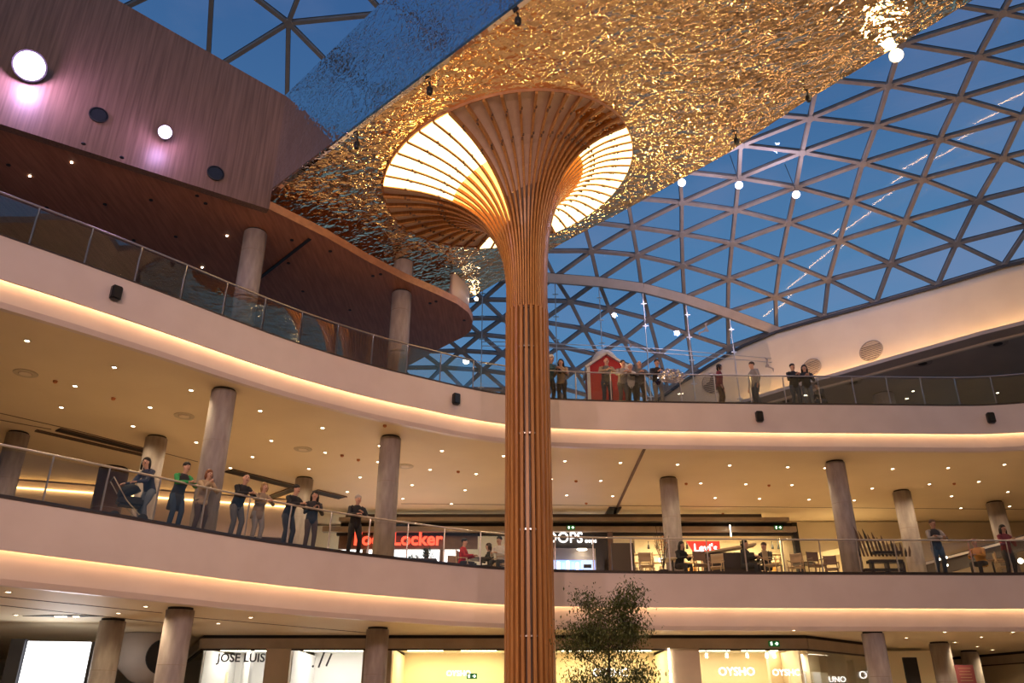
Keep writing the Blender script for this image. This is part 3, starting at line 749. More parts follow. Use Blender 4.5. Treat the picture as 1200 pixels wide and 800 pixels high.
def single_out(lst, marks):
    byl = {}
    for p_ in lst:
        d_ = min(((p_[0] - m_[0][0]) ** 2 + (p_[1] - m_[0][1]) ** 2, m_[1]) for m_ in marks); byl.setdefault(d_[1], []).append((d_[0], p_))
    out = {}
    for k_, v_ in byl.items():
        for n_, (d_, p_) in enumerate(sorted(v_)): out[p_] = NTH[min(n_, 9)] + ' to ' + k_
    return out
rim_m = None
def downlights(lst, z, label, group, power, marks=None):
    proto = None; lab = single_out(lst, marks) if marks else {}
    for k, (px, py) in enumerate(lst):
        p = atz(px, py, z)
        if proto is None:
            o = thing('downlight', p, label, 'light', group)
            link('rim', lathe(NB(), [(.088, 0), (.088, -.012), (.055, -.014), (.055, -.004)], 16), 'white_wall', o)
            link('lens', lathe(NB(), [(.052, -.002), (.052, -.009)], 14), 'bulb', o); proto = o
        else:
            o = proto.copy(); COL.objects.link(o); o.location = p
            for c in list(proto.children):
                d = c.copy(); COL.objects.link(d); d.parent = o
        if marks: o['label'] = label + ', ' + lab[(px, py)]
        if power: lamp('downlight_beam', 'SPOT', p - Vector((0, 0, .03)), power, (1, .76, .46), p - Vector((0, 0, 1)), spot_size=2.5, spot_blend=.8, shadow_soft_size=.06)
downlights(D1, C1, 'glowing first floor downlight', 'first floor ceiling downlights', 112, LM1)
downlights(D0, C0, 'glowing ground floor downlight', 'ground floor ceiling downlights', 100, LM0)
p = aty(980, 460, 28)
downlights([(1070, 458), (1169, 460)], Z3, 'tiny bright downlight seen through the top railing', 'top floor downlights', 10, [((1060, 458), 'the round vents'), ((1180, 460), 'the right picture edge')])

# ceiling speakers and detectors
for px, py, l in ((30, 437, 'far left'), (216, 487, 'left of the big column'), (355, 526, 'above the elderly pair'), (475, 546, 'right of the column by the red sign')):
    p = atz(px, py, C1); o = thing('ceiling_speaker', p, 'flat round ceiling speaker in the beige ceiling, ' + l, 'speaker', 'round ceiling speakers')
    link('ring', lathe(NB(), [(.30, 0), (.29, -.02), (.17, -.02), (.17, 0)], 28), 'cream_dark', o); link('grille', lathe(NB(), [(.16, 0), (.15, -.03)], 20), 'white_wall', o)
DET = [(65, 446), (133, 466), (401, 533), (420, 538), (451, 498), (537, 552), (675, 563), (804, 566), (901, 568), (1118, 566), (847, 601), (687, 589)]; dl = single_out(DET, LM1)
for px, py in DET:
    p = atz(px, py, C1); tag(link('smoke_detector', lathe(NB(), [(.06, 0), (.055, -.05), (.03, -.07)], 12, p), 'orange_flower'), 'small reddish smoke detector, ' + dl[(px, py)], 'detector', 'smoke detectors')

# black fascia speakers
for px, z, dy, l in ((134, L2, 0, 'left end of the upper balcony front'), (533, L2, 0, 'upper balcony front just left of the trunk'), (889, L2, 0, 'upper balcony front right of the trunk'), (1160, L2, 0, 'right end of the upper balcony front')):
    q, a = edge_at(px, z - .47, 0); n = Vector((math.sin(a), -math.cos(a), 0))
    o = thing('wall_speaker', q + n * .09, 'black loudspeaker on the %s' % l, 'speaker', 'black wall loudspeakers', a)
    bm = NB(); box(bm, (0, 0, 0), (.24, .17, .36)); bmesh.ops.bevel(bm, geom=bm.edges, offset=.03, segments=2, affect='EDGES'); link('cabinet', bm, 'black', o)
    link('grille', box(NB(), (0, -.09, 0), (.18, .012, .30)), 'black_gloss', o); link('bracket', box(NB(), (0, .08, 0), (.06, .04, .1)), 'black', o)

# discs and floodlights on the wooden wall
def wood_at(px, py, lift=0):
    r = ray(px, py); n = N0; t = (Vector((B.x, B.y, 0)) - Vector((0, 0, CZ))).dot(n) / r.dot(n); return Vector((0, 0, CZ)) + r * t + n * lift
def floodlight(p, d, r, m, label, group, power, color, size=.12):
    o = thing('floodlight', p, label, 'light', group); o.rotation_euler = Vector(d).to_track_quat('Z', 'Y').to_euler()
    link('housing', lathe(NB(), [(r * .5, -.22), (r * .95, -.16), (r * 1.15, 0), (r * 1.15, .03), (r * 1.02, .03), (r, 0)], 20), 'black', o)
    link('lens', lathe(NB(), [(r, .0), (r * .7, .035), (r * .1, .05)], 20), m, o)
    link('bracket', box(NB(), (0, 0, -.26), (.06, .06, .16)), 'black', o)
    if power: lamp('floodlight_beam', 'POINT', p + Vector(d).normalized() * (size + .15), power, color, shadow_soft_size=size)
    return o
camp = Vector((0, 0, 1.5))
for px, py, r, pw, l in ((33, 87, .34, 230, 'large violet white floodlight burning on the wooden wall, upper left corner'), (190, 163, .16, 60, 'smaller violet white floodlight on the wooden wall, below the large one')):
    p = wood_at(px, py, .35); floodlight(p, (Vector((0, 4, 3)) - p), r, 'lamp_violet', l, 'violet floodlights', pw, (.72, .45, 1.0), .2)
for px, py, l in ((115, 136, 'between the two floodlights'), (252, 204, 'right of both floodlights')):
    p = wood_at(px, py, .04); o = thing('disc_speaker', p, 'round black disc grille on the wooden wall, ' + l, 'speaker', 'black discs on the wooden wall'); o.rotation_euler = N0.to_track_quat('Z', 'Y').to_euler()
    link('ring', lathe(NB(), [(.23, 0), (.23, .03), (.20, .035), (.20, 0)], 24), 'black', o); link('grille', lathe(NB(), [(.20, 0), (.19, .02)], 24), 'black_gloss', o)
# floodlights near the roof grid at right
for (px, py), l in (((799, 214), 'left of the three'), ((866, 217), 'middle of the three'), ((933, 228), 'right of the three')):
    p = shell(px, py, .93); floodlight(p, camp - p, .14, 'lamp_violet', 'violet white floodlight hanging under the glass roof, ' + l, 'roof floodlights', 260, (.80, .70, 1.0), .15)
    bm = NB(); tube(bm, [p + Vector((0, 0, .3)), p + Vector((0, .6, 2.0))], .015, 5); tag(link('hanger_rod', bm, 'black'), 'thin black rod holding the roof floodlight, ' + l, 'rod', 'floodlight rods')
p = atgold(1049, 58) + Vector((.05, .1, -.12)); floodlight(p, camp - p, .17, 'lamp_warm', 'bright warm floodlight at the edge of the golden ceiling, upper right', 'edge floodlights', 260, (1, .72, .36), .15)
p = atgold(555, 346) + Vector((.1, .1, -.1)); floodlight(p, camp - p, .07, 'lamp_warm', 'small white lamp at the low tip of the golden ceiling', 'edge floodlights', 4, (1, .8, .6), .1)
for px, py, l in ((607, 16, 'topmost'), (504, 98, 'second from the top left'), (419, 162, 'lowest left, at the mirror edge'), (946, 108, 'right edge, nearest the bright lamp'), (862, 158, 'right edge, second from the bright lamp')):
    p = atgold(px, py); o = thing('edge_spotlight', p, 'small black unlit spotlight hanging from the golden ceiling, ' + l, 'light', 'black spotlights under the golden ceiling')
    link('arm', box(NB(), (0, 0, -.08), (.04, .04, .16)), 'black', o); link('head', lathe(NB(), [(.06, -.34), (.08, -.3), (.08, -.16), (.04, -.12)], 12), 'black', o)
# pinholes and slot in the wooden soffit
PIN = [(98, 168), (143, 184), (10, 193), (123, 239), (177, 234), (55, 243), (76, 252), (231, 229), (241, 238), (157, 281), (206, 277), (342, 281), (338, 308), (387, 294), (437, 323), (446, 321), (504, 355), (511, 353), (544, 375), (410, 363), (355, 341)]; dl = single_out(PIN, LM3)
for px, py in PIN:
    p = atz(px, py, Z3); tag(link('ceiling_spot', lathe(NB(), [(.055, 0), (.055, -.02)], 10, p), 'black'), 'tiny dark spot in the wooden soffit, ' + dl[(px, py)], 'light', 'dark spots in the wooden soffit')
bm = NB(); bar(bm, atz(304, 326, Z3 - .02), atz(363, 280, Z3 - .02), .10, .03); tag(link('soffit_slot', bm, 'black'), 'straight black slot in the wooden soffit right of the left column', 'vent')
LIT = [(84, 190), (35, 206), (266, 276), (237, 313)]; dl = single_out(LIT, LM3)
for px, py in LIT:
    p = atz(px, py, Z3); tag(link('soffit_downlight', lathe(NB(), [(.03, 0), (.03, -.02)], 8, p), 'bulb'), 'pinpoint lit downlight in the wooden soffit, ' + dl[(px, py)], 'light', 'lit pinpoints in the wooden soffit')

# ================================================================== shops
def zz(py, y, px=850): return aty(px, py, y).z
def facade(P, bands, name='trim_12'):
    for (z1, z0, off, dep, m) in bands:
        for a, b in zip(P, P[1:]):
            a = Vector((*a, 0)); b = Vector((*b, 0)); d = (b - a).normalized(); n = Vector((-d.y, d.x, 0))
            c = (a + b) / 2 + n * (off + dep / 2)
            bm = NB(); box(bm, (c.x, c.y, (z0 + z1) / 2), ((b - a).length + .02, dep, z1 - z0), math.atan2(d.y, d.x)); struct('trim_12', bm, m)
def pxy(px, py, z): p = atz(px, py, z); return (p.x, p.y)
A_, B_, C_, D_, E_, F_ = pxy(219, 763, C0), pxy(239, 744, C0), pxy(943, 744, C0), pxy(1015, 753, C0), pxy(1045, 776, C0), pxy(1205, 762, C0)
Y0 = B_[1]; zb1 = zz(748, Y0, 600); zb2 = zz(760, Y0, 600)
bands0 = [(C0, zb1, 0, .1, 'dark_slot'), (zb1, zb2, -.1, .22, 'shop_frame'), (zb2, zb2 - .05, -.04, .1, 'dark_brown')]
facade([A_, B_, C_, D_], bands0); facade([E_, F_], bands0)
def xat(px, y, z):
    # x of a point at depth y, height z seen in column px
    d = y * CT + (z - CZ) * ST; return (px - 600) / F * d
def shop(px0, px1, label_glass, wallm, lampc, power, y0=Y0, z0=0, z1=zb2, depth=3.4, lights=2, cl='shop_white'):
    x0, x1 = xat(px0, y0, z1 - .4), xat(px1, y0, z1 - .4); cx = (x0 + x1) / 2; w = x1 - x0
    struct('wall_shop', box(NB(), (cx, y0 + depth, (z0 + z1) / 2 + .2), (w, .1, z1 - z0 + .4)), wallm)
    struct('ceiling.005', box(NB(), (cx, y0 + depth / 2 + .1, z1 + .12), (w, depth - .1, .06)), cl)
    for x in (x0, x1): struct('wall_shop', box(NB(), (x, y0 + depth / 2 + .1, (z0 + z1) / 2), (.08, depth - .1, z1 - z0)), wallm)
    g = tag(link('shop_window', box(NB(), (cx, y0 + .02, (z0 + z1) / 2), (w - .1, .02, z1 - z0)), 'shop_glass'), label_glass, 'window')
    for k in range(lights):
        x = x0 + w * (k + .5) / lights
        o = link('ceiling_panel', box(NB(), (x, y0 + depth * .5, z1 + .07), (min(1.2, w * .5), .25, .03)), 'bulb')
        tag(o, 'bright flat lamp in the shop ceiling behind the ' + label_glass, 'light', 'shop ceiling lamps')
        lamp('shop_light', 'AREA', (x, y0 + depth * .5, z1 + .02), power, lampc, (x, y0 + depth * .5, 0), shape='RECTANGLE', size=w * .7 / lights, size_y=depth * .6)
    return x0, x1, cx
shop(236, 311, 'white lit angled shop window with thin dark lettering', 'shop_white', (1, .97, .93), 11, cl='shop_white')
shop(340, 426, 'bright white shop window with two slanted dark strokes', 'shop_white', (1, .98, .95), 15)
shop(458, 592, 'wide yellow lit shop window left of the trunk', 'cream', (1, .78, .38), 62)
shop(648, 787, 'yellow lit shop window behind the leafy tree', 'cream', (1, .78, .38), 62)
shop(820, 940, 'cream lit shop window with white lettering and track spots', 'cream', (1, .80, .46), 30)
def pillar(px0, px1, y0, z0, z1, m, label, dep=.5):
    x0, x1 = xat(px0, y0, z1 - .3), xat(px1, y0, z1 - .3)
    o = tag(link('shop_pillar', box(NB(), ((x0 + x1) / 2, y0 + dep / 2, (z0 + z1) / 2), (x1 - x0, dep, z1 - z0)), m), label, 'pillar'); return o
pillar(311, 340, Y0 - .06, 0, zb2, 'shop_pillar', 'beige shop pillar between the two white windows')
pillar(425, 459, Y0 - .02, 0, zb2, 'shop_frame', 'brown shop frame behind the ground floor column')
pillar(787, 820, Y0 - .06, 0, zb2, 'shop_pillar', 'broad beige pillar right of the tree with a glowing left edge')
tag(link('edge_light', box(NB(), (xat(785, Y0 - .1, 3), Y0 - .1, zb2 / 2), (.05, .04, zb2)), 'bulb'), 'thin vertical light line on the left edge of the broad pillar', 'light')
# wall that leans away at the left end and the corner shop at right
for (a, b, m, lb, em) in ((A_, B_, 'shop_white', 'lit side window of the white shop turning away to the left', 25), (C_, D_, 'cream', 'lit side window of the cream shop turning away to the right', 75)):
    a = Vector((*a, 0)); b = Vector((*b, 0)); d = (b - a).normalized(); n = Vector((-d.y, d.x, 0)); c = (a + b) / 2
    tag(link('shop_window', box(NB(), (c.x + n.x * .02, c.y + n.y * .02, zb2 / 2), ((b - a).length - .1, .02, zb2), math.atan2(d.y, d.x)), 'shop_glass'), lb, 'window')
    c2 = c + n * 1.7
    struct('wall_shop', box(NB(), (c2.x, c2.y, 1.9), ((b - a).length * .8, .1, 3.8), math.atan2(d.y, d.x)), m)
    lamp('shop_light', 'AREA', (c.x + n.x * 1.2, c.y + n.y * 1.2, zb2 + .0), em, (1, .88, .66), (c.x + n.x * 1.5, c.y + n.y * 1.5, 0), size=1.2)
    for k in range(5):
        q = a.lerp(b, .15 + .6 * (k + .5) / 5) + n * 1.1; tag(link('display_stand', box(NB(), (q.x, q.y, 1.6), (.5, .08, 2.6), math.atan2(d.y, d.x)), ('cream', 'shop_white')[k % 2]), 'tall pale display stand inside the %s side window, %s from the front' % (lb.split(' of the ')[1].split(' turning')[0], ('nearest', 'second', 'third', 'fourth', 'farthest')[k] if m == 'cream' else ('farthest', 'fourth', 'third', 'second', 'nearest')[k]), 'stand', 'pale stands in the side windows')
a = Vector((*E_, 0)); b = Vector((*F_, 0)); c = (a + b) / 2; d = (b - a).normalized()
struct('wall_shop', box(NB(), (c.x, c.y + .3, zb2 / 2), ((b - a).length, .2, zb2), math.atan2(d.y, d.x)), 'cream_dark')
struct('wall_shop', box(NB(), (xat(1000, 33.2, 2), 33.2, 1.9), (6.5, .1, 3.8)), 'cream')
# lettering of the ground floor
def sign(name, label, cat='sign'): return thing(name, (0, 0, 0), label, cat)
s = sign('shop_sign', 'thin dark lettering on the white shop fascia, lower left'); text('letters', 'JOSE LUIS', (xat(282, Y0, 3), Y0 - .03, zz(771, Y0, 282)), .36, 'sign_dark', s, ext=.012, bold=.006)
s = sign('shop_sign', 'two slanted dark strokes and a dot on the bright white window')
bm = NB(); x = xat(376, Y0 - .05, 3); z = zz(773, Y0, 376)
for dx, hh in ((0, .46), (.24, .38)): link('stroke', bar(NB(), (x + dx - .07, Y0 - .04, z - hh / 2), (x + dx + .07, Y0 - .04, z + hh / 2), .05, .03, (0, 1, 0)), 'sign_dark', s)
link('dot', ball(bm, (x - .25, Y0 - .04, z - .19), .035, 8), 'sign_dark', s)
for px, py, sz, yy, lb, tx in ((865, 787, .34, Y0 - .03, 'white glowing lettering on the cream shop window, right of the pillar', 'OYSHO'), (717, 788, .34, Y0 - .03, 'white glowing lettering half hidden behind the tree crown', 'OYSHO'),
                      (924, 788, .27, Y0 + .3, 'small white lettering at the corner of the cream shop', 'OYSHO'), (983, 796, .26, Y0 + 2.2, 'small white lettering inside the corner shop', 'UNO'), (1018, 791, .36, 31.0, 'two white glowing letters left of the ground floor column at right', 'OY'),
                      (537, 789, .24, Y0 + 1.5, 'faint small pale lettering inside the yellow shop', 'OYSHO')):
    s = sign('shop_sign', lb); text('letters', tx, (xat(px, yy, 2.4), yy, zz(py, yy, px)), sz, 'sign_white', s, ext=.015)
def exit_sign(px, py, y, label):
    x, z = xat(px, y, zz(py, y, px)), zz(py, y, px); s = thing('exit_sign', (x, y, z), label, 'sign', 'green exit signs')
    link('box', box(NB(), (0, 0, 0), (.34, .05, .17)), 'exit_green', s)
    bm = NB(); box(bm, (-.09, -.03, 0), (.05, .012, .1)); bar(bm, (.02, -.03, 0), (.12, -.03, 0), .03, .012); bar(bm, (.07, -.03, .045), (.12, -.03, 0), .02, .012, (0, 1, 0)); bar(bm, (.07, -.03, -.045), (.12, -.03, 0), .02, .012, (0, 1, 0)); link('symbol', bm, 'sign_white', s)
exit_sign(907, 754, Y0 - .2, 'green exit sign on the bulkhead at the corner of the ground floor shops'); exit_sign(553, 792, Y0 + .8, 'green exit sign glowing inside the yellow shop left of the trunk')
exit_sign(912, 618, 34.9, 'green exit sign on the first floor bulkhead at the right end'); exit_sign(669, 618, 34.9, 'dark green exit sign on the first floor bulkhead right of the trunk')
for k, px in enumerate((829, 853, 877, 900, 909)):
    y = Y0 + .5; x = xat(px, y, 3); z = zb2 + .02; s = thing('track_spot', (x, y, z), 'small track spotlight in the cream shop window, %s from the left' % ('first', 'second', 'third', 'fourth', 'fifth')[k], 'light', 'track spots of the cream shop')
    link('stem', box(NB(), (0, 0, -.02), (.02, .02, .2)), 'steel', s); link('head', lathe(NB(), [(.04, -.26), (.045, -.24), (.035, -.12)], 10), 'bulb', s)
# screen, black frames and round kiosk in the lower left
p = aty(64, 781, 24.0)
s = thing('led_screen', (p.x, p.y, p.z), 'large glaring white screen on the ground floor, lower left corner', 'screen'); s.rotation_euler.z = .18
link('panel', box(NB(), (0, 0, -.3), (1.62, .1, 1.9)), 'screen_white', s)
bm = NB(); box(bm, (-1.05, .05, -.6), (.36, .3, 2.6)); link('post', bm, 'sign_dark', s); link('post', box(NB(), (.98, .05, -.6), (.22, .3, 2.5)), 'sign_dark', s)
lamp('screen_glow', 'AREA', (p.x + .1, p.y - .3, p.z - .2), 30, (.9, .94, 1), (p.x, p.y - 3, p.z + .4), size=1.5)
p = aty(176, 766, 27.5)
s = thing('round_kiosk', (p.x, p.y, 0), 'round grey flared bulkhead on a dark column, lower left', 'kiosk')
link('drum', lathe(NB(), [(.3, 2.45), (.5, 2.55), (.95, 2.95), (1.0, C0 - .02)], 28), 'soffit_grey', s, True); link('post', lathe(NB(), [(.18, 0), (.18, 2.5)], 16), 'sign_dark', s)
p = aty(192, 769, 26.6); tag(link('oval_sign', lathe(NB(), [(.50, -.06), (.52, 0), (.50, .06)], 28, p, Matrix.Rotation(math.pi / 2, 4, 'X') @ Matrix.Rotation(.5, 4, 'Y')), 'black'), 'dark oval sign behind the ground floor column, lower left', 'sign')
p = atz(76, 721, C0); s = thing('ceiling_recess', (p.x, p.y, C0 - .01), 'long lens shaped recess with small lights in the ground floor ceiling at left', 'vent')
bm = NB(); quadprism(bm, [(-1.1, 0, 0), (-.3, -.16, 0), (.3, -.16, 0), (1.0, 0, 0), (.3, .16, 0), (-.3, .16, 0)], (0, 0, -1), .01); link('slot', bm, 'dark_slot', s); link('lamp', box(NB(), (-.1, 0, -.02), (.26, .12, .02)), 'bulb', s); link('lamp', box(NB(), (.3, 0, -.02), (.12, .1, .02)), 'led', s)
# joint lines in the ceilings
bm = NB()
for (a, b, z) in (((0, 709), (196, 730), C0), ((212, 722), (440, 742), C0), ((0, 699), (190, 718), C0)): bar(bm, atz(*a, z - .006), atz(*b, z - .006), .035, .012)
for (a, b) in (((470, 590), (1230, 597)), ((0, 484), (92, 505)), ((92, 505), (232, 541)), ((0, 492), (60, 503))): bar(bm, atz(*a, C1 - .006), atz(*b, C1 - .006), .04, .012)
bar(bm, atz(755, 526, C1 - .02), atz(715, 612, C1 - .02), .10, .03); struct('trim_13', bm, 'brown_panel')
# dark ventilation slots in the first floor ceiling
def slot(a, b, w, label):
    o = thing('ceiling_slot', (0, 0, 0), label, 'vent', 'dark slots in the first floor ceiling'); P, Q_ = atz(*a, C1 - .02), atz(*b, C1 - .02)
    link('recess', bar(NB(), P, Q_, w, .03), 'dark_slot', o); d = (Q_ - P).normalized(); n = Vector((-d.y, d.x, 0))
    for s_ in (-1, 1): link('edge', bar(NB(), P + n * s_ * w * .5 - Vector((0, 0, .015)), Q_ + n * s_ * w * .5 - Vector((0, 0, .015)), .04, .03), 'brown_panel', o)
slot((68, 503), (173, 529), .34, 'long dark slot in the ceiling left of the column by the stroller'); slot((42, 504), (172, 534), .16, 'narrow dark slot running parallel nearer the left edge')
slot((268, 551), (348, 571), .5, 'dark slot in the ceiling above the elderly pair'); slot((316, 583), (348, 571), .35, 'short slanting dark slot left of the cream lit column'); slot((368, 575), (402, 583), .5, 'short dark slot right of the cream lit column')
slot((712, 608), (721, 594), .5, 'short dark pair of slots crossing the ceiling right of the trunk')
# ---- first floor back: bulkhead bands, shops
Y1 = 35.3; XL = xat(432, Y1, 8.6); XR = xat(928, Y1, 9.2)
z = lambda py: zz(py, Y1, 700)
def band(px0, px1, py0, py1, off, dep, m):
    x0, x1 = xat(px0, Y1, z(py0)), xat(px1, Y1, z(py0)); struct('trim_14', box(NB(), ((x0 + x1) / 2, Y1 + off, (z(py0) + z(py1)) / 2), (x1 - x0, dep, z(py0) - z(py1))), m)
band(408, 888, 605.5, 609, -.4, .3, 'dark_brown'); band(400, 920, 609, 613, -.3, .5, 'shop_frame'); band(400, 928, 613, 618.5, 0, .2, 'dark_slot')
band(380, 930, 618.5, 624.5, -.2, .3, 'shop_frame'); band(395, 930, 624.5, 627.5, 0, .2, 'dark_slot'); band(926, 932, 613, 700, -.05, .3, 'dark_slot')
struct('wall_shop', box(NB(), (2, 39.2, 7.4), (34, .2, 4.3)), 'cream')
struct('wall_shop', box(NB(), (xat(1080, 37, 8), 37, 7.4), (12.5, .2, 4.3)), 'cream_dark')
def rect(px0, px1, py0, py1, y, m, name, label, cat, dep=.08, parent=None):
    x0, x1 = xat(px0, y, zz(py0, y)), xat(px1, y, zz(py0, y)); z1_, z0_ = zz(py0, y), zz(py1, y)
    o = link(name, box(NB(), ((x0 + x1) / 2, y + dep / 2, (z0_ + z1_) / 2), (x1 - x0, dep, z1_ - z0_)), m, parent)
    if label: tag(o, label, cat)
    return o
rect(398, 560, 621, 643, Y1, 'brown_panel', 'sign_board', 'brown fascia board carrying the red lit lettering', 'board')
s = sign('shop_sign', 'red glowing lettering on a brown board left of the trunk, partly behind a column')
text('letters', 'Foot Locker', (xat(466, Y1 - .1, 8.2), Y1 - .12, z(632.5)), .76, 'sign_red', s, ext=.04, bold=.018)
rect(398, 545, 644, 700, Y1 + .3, 'screen_white', 'light_box', 'row of bright shop light boxes below the brown sign board', 'board')
for px in (424, 447, 497, 515): pillar(px, px + 5, Y1 + .1, L1, z(643), 'brown_panel', 'slim brown post between the bright shop light boxes, ' + ('leftmost', 'second from left', 'third from left', 'rightmost')[(424, 447, 497, 515).index(px)], .2)
rect(645, 712, 627, 642, Y1, 'black', 'sign_board', 'black fascia above the electronics shop right of the trunk', 'board')
s = sign('shop_sign', 'white glowing lettering on the black fascia right of the trunk'); text('letters', 'HOOPS', (xat(655, Y1 - .1, 8.5), Y1 - .12, z(631)), .62, 'sign_white', s, ext=.04)
s = sign('shop_sign', 'tiny white lettering on the black fascia behind the handrail'); text('letters', 'oops', (xat(692, Y1 - .1, 8.5), Y1 - .12, z(634)), .26, 'sign_white', s, ext=.03)
rect(645, 697, 656, 700, Y1 + .8, 'screen_blue', 'screen_wall', 'row of small blue and white displays in the electronics shop', 'screen')
for k, px in enumerate((648, 653, 659, 664, 670, 675, 681)): rect(px, px + 3, 657 + k % 3, 700, Y1 + .7, 'screen_white' if k % 2 else 'screen_pale', 'display', 'small standing lit display in the electronics shop, %s from the trunk' % ('first', 'second', 'third', 'fourth', 'fifth', 'sixth', 'seventh')[k], 'screen')
rect(682, 695, 656, 700, Y1 + .6, 'screen_pale', 'poster_screen', 'pale blue lit poster with a dark eye-like shape', 'screen')
rect(684, 693, 661, 665, Y1 + .5, 'sign_dark', 'poster_shape', 'dark shape across the pale blue poster', 'print')
rect(645, 697, 642, 656, Y1 + 1.6, 'soffit_grey', 'shop_ceiling_panel', 'grey inner ceiling panel of the electronics shop', 'panel')
p = aty(682, 643.5, Y1 + 1.2); tag(link('oval_lamp', lathe(NB(), [(.22, -.02), (.22, .02)], 16, p), 'bulb'), 'small white oval lamp in the electronics shop', 'light')
rect(697, 716, 627, 700, Y1 - .1, 'black_gloss', 'wall_panel', 'glossy black panel right of the electronics shop', 'panel')
rect(716, 742, 636, 700, 33.0, 'dark_brown', 'screen_wall', 'wide dark brown partition right of the black panel', 'panel')
pillar(712, 718, Y1 - .3, L1, z(618), 'brown_panel', 'slim brown pillar between black panel and yellow shop')
# yellow shop with shelves
Y2 = 37.6
rect(743, 928, 626, 700, Y2 + 1.2, 'cream', 'back_panel', 'yellow lit back wall of the shop with the red sign', 'wall')
for px in (775, 835, 895): lamp('shop_light', 'AREA', (xat(px, Y2 - .7, 8), Y2 - .7, 8.7), 110, (1, .76, .40), (xat(px, Y2, 8), Y2 + .2, 6), size=1.6)
ORD = ('leftmost', 'second', 'third', 'fourth', 'fifth', 'sixth', 'seventh', 'rightmost')
for k, px in enumerate((752, 775, 806, 833, 852, 871, 890, 912)):
    x = xat(px, Y2, 7.6); s = thing('display_shelf', (x, Y2, L1), 'wooden display shelf with boxes in the yellow lit shop, %s of eight' % ORD[k], 'shelf', 'display shelves of the yellow shop')
    for zb in (1.55, 1.95, 2.35, 2.72): link('board', box(NB(), (0, 0, zb), (.74, .35, .03)), 'chair_wood', s)
    for sx_ in (-.37, .37): link('side', box(NB(), (sx_, 0, 1.4), (.03, .35, 2.8)), 'chair_brown' if k % 2 else 'chair_wood', s)
    for m in range(9):
        zb = (1.565, 1.965, 2.365)[m // 3]; hb = random.uniform(.12, .3); link('carton', box(NB(), (-.24 + .24 * (m % 3), -.05, zb + hb / 2), (random.uniform(.1, .19), .2, hb)), random.choice(['cream', 'cardboard', 'cloth_white', 'cloth_tan', 'black', 'sign_white', 'cloth_orange']), s)
s = sign('shop_sign', 'red wing shaped sign with white lettering in front of the yellow shop')
xs, zs = xat(826, 35.0, 8), zz(645, 35.0, 826)
q = [(-.72, .40), (.62, .40), (.62, -.34), (.36, -.22), (.12, -.36), (-.12, -.22), (-.40, -.30), (-.50, .0)]
link('board', quadprism(NB(), [(xs + a * 1.05, 35.0, zs + b_ * 1.0) for a, b_ in q], (0, 1, 0), .08), 'red_sign', s); text('letters', "Levi's", (xs + .02, 34.95, zs + .1), .46, 'sign_white', s, ext=.03)
bm = NB(); bar(bm, (xat(855, 34.6, 9), 34.6, z(619)), (xat(855, 34.6, 9), 34.6, z(632)), .03, .03); tag(link('pendant_lamp', bm, 'bulb'), 'thin vertical white light rod hanging in front of the yellow shop', 'light')
for k, px in enumerate((760, 770, 805, 820, 868, 875, 905, 912)):
    x = xat(px, 36.4, 8.4); s = thing('track_spot', (x, 36.4, z(628)), 'small dark track spotlight in the yellow shop ceiling, %s' % ORD[k], 'light', 'track spots of the yellow shop')
    link('stem', box(NB(), (0, 0, -.08), (.03, .03, .16)), 'black', s); link('head', lathe(NB(), [(.05, -.34), (.06, -.3), (.04, -.16)], 8), 'black', s)
# back left of the first floor: parapet of a second void with its own light line
pa_, pb_ = aty(-70, 552, 29.0), aty(350, 592, 33.0); pd = (pb_ - pa_); pd.z = 0; pl_ = pd.length; pd.normalize(); pn = Vector((-pd.y, pd.x, 0)); zt = (pa_.z + pb_.z) / 2
struct('trim_15', bar(NB(), (pa_.x, pa_.y, zt - .75), (pb_.x, pb_.y, zt - .75), .2, 1.5), 'fascia')
o = pn * -.16; tag(link('cove_light', bar(NB(), (pa_.x + o.x, pa_.y + o.y, zt - .28), (pb_.x + o.x, pb_.y + o.y, zt - .28), .08, .05), 'led_dim'), 'amber light line along the far parapet behind the stroller', 'light')
o = pn * 2.6
for k in range(9):
    a, b = (pa_ + o).lerp(pb_ + o, k / 9), (pa_ + o).lerp(pb_ + o, (k + .97) / 9); bar(bm := NB(), (a.x, a.y, 8.6), (b.x, b.y, 8.6), .08, 1.9); struct('wall_west_inner', bm, 'brown_panel')
for px, y, zl in ((48, 27.5, 9.2), (107, 29, 8.9), (125, 30, 8.85)): p = aty(px, 517 if px < 60 else 540, y); tag(link('hanging_lamp', ball(NB(), (p.x, p.y, p.z), .07, 8), 'bulb'), 'tiny glowing lamp in the dark recess at far left, %s' % {48: 'left', 107: 'middle', 125: 'right'}[px], 'light')
struct('wall_shop', box(NB(), (-9.2, 37.6, 7.4), (7, .2, 4.2)), 'cream')
rect(258, 300, 563, 640, 35.0, 'cream_dark', 'perforated_panel', 'pale perforated wall panel behind the reddish haired person', 'panel')
# escalator flank at right
bm = NB(); q = [aty(1075, 682, 33.5), aty(1215, 640, 31.5), aty(1215, 622, 31.5), aty(1085, 658, 33.5)]
es = tag(link('escalator', quadprism(NB(), q, (0, 1, 0), 1.0), 'dark_brown'), 'dark sloping flank of an escalator rising to the right, first floor', 'escalator')
q2 = [v + Vector((0, -.05, 0)) for v in (aty(1083, 662, 33.5), aty(1215, 627, 31.5), aty(1215, 624, 31.5), aty(1083, 659, 33.5))]; link('handrail', quadprism(NB(), q2, (0, 1, 0), .08), 'steel', es)
q3 = [aty(935, 652, 36.2), aty(1010, 637, 36.2), aty(1060, 630, 36.2), aty(1060, 634, 36.2), aty(1010, 642, 36.2), aty(935, 662, 36.2)]
tag(link('light_slope', quadprism(NB(), q3, (0, 1, 0), .1), 'cream'), 'pale sloping ramp edge behind the café tables at right', 'ramp')
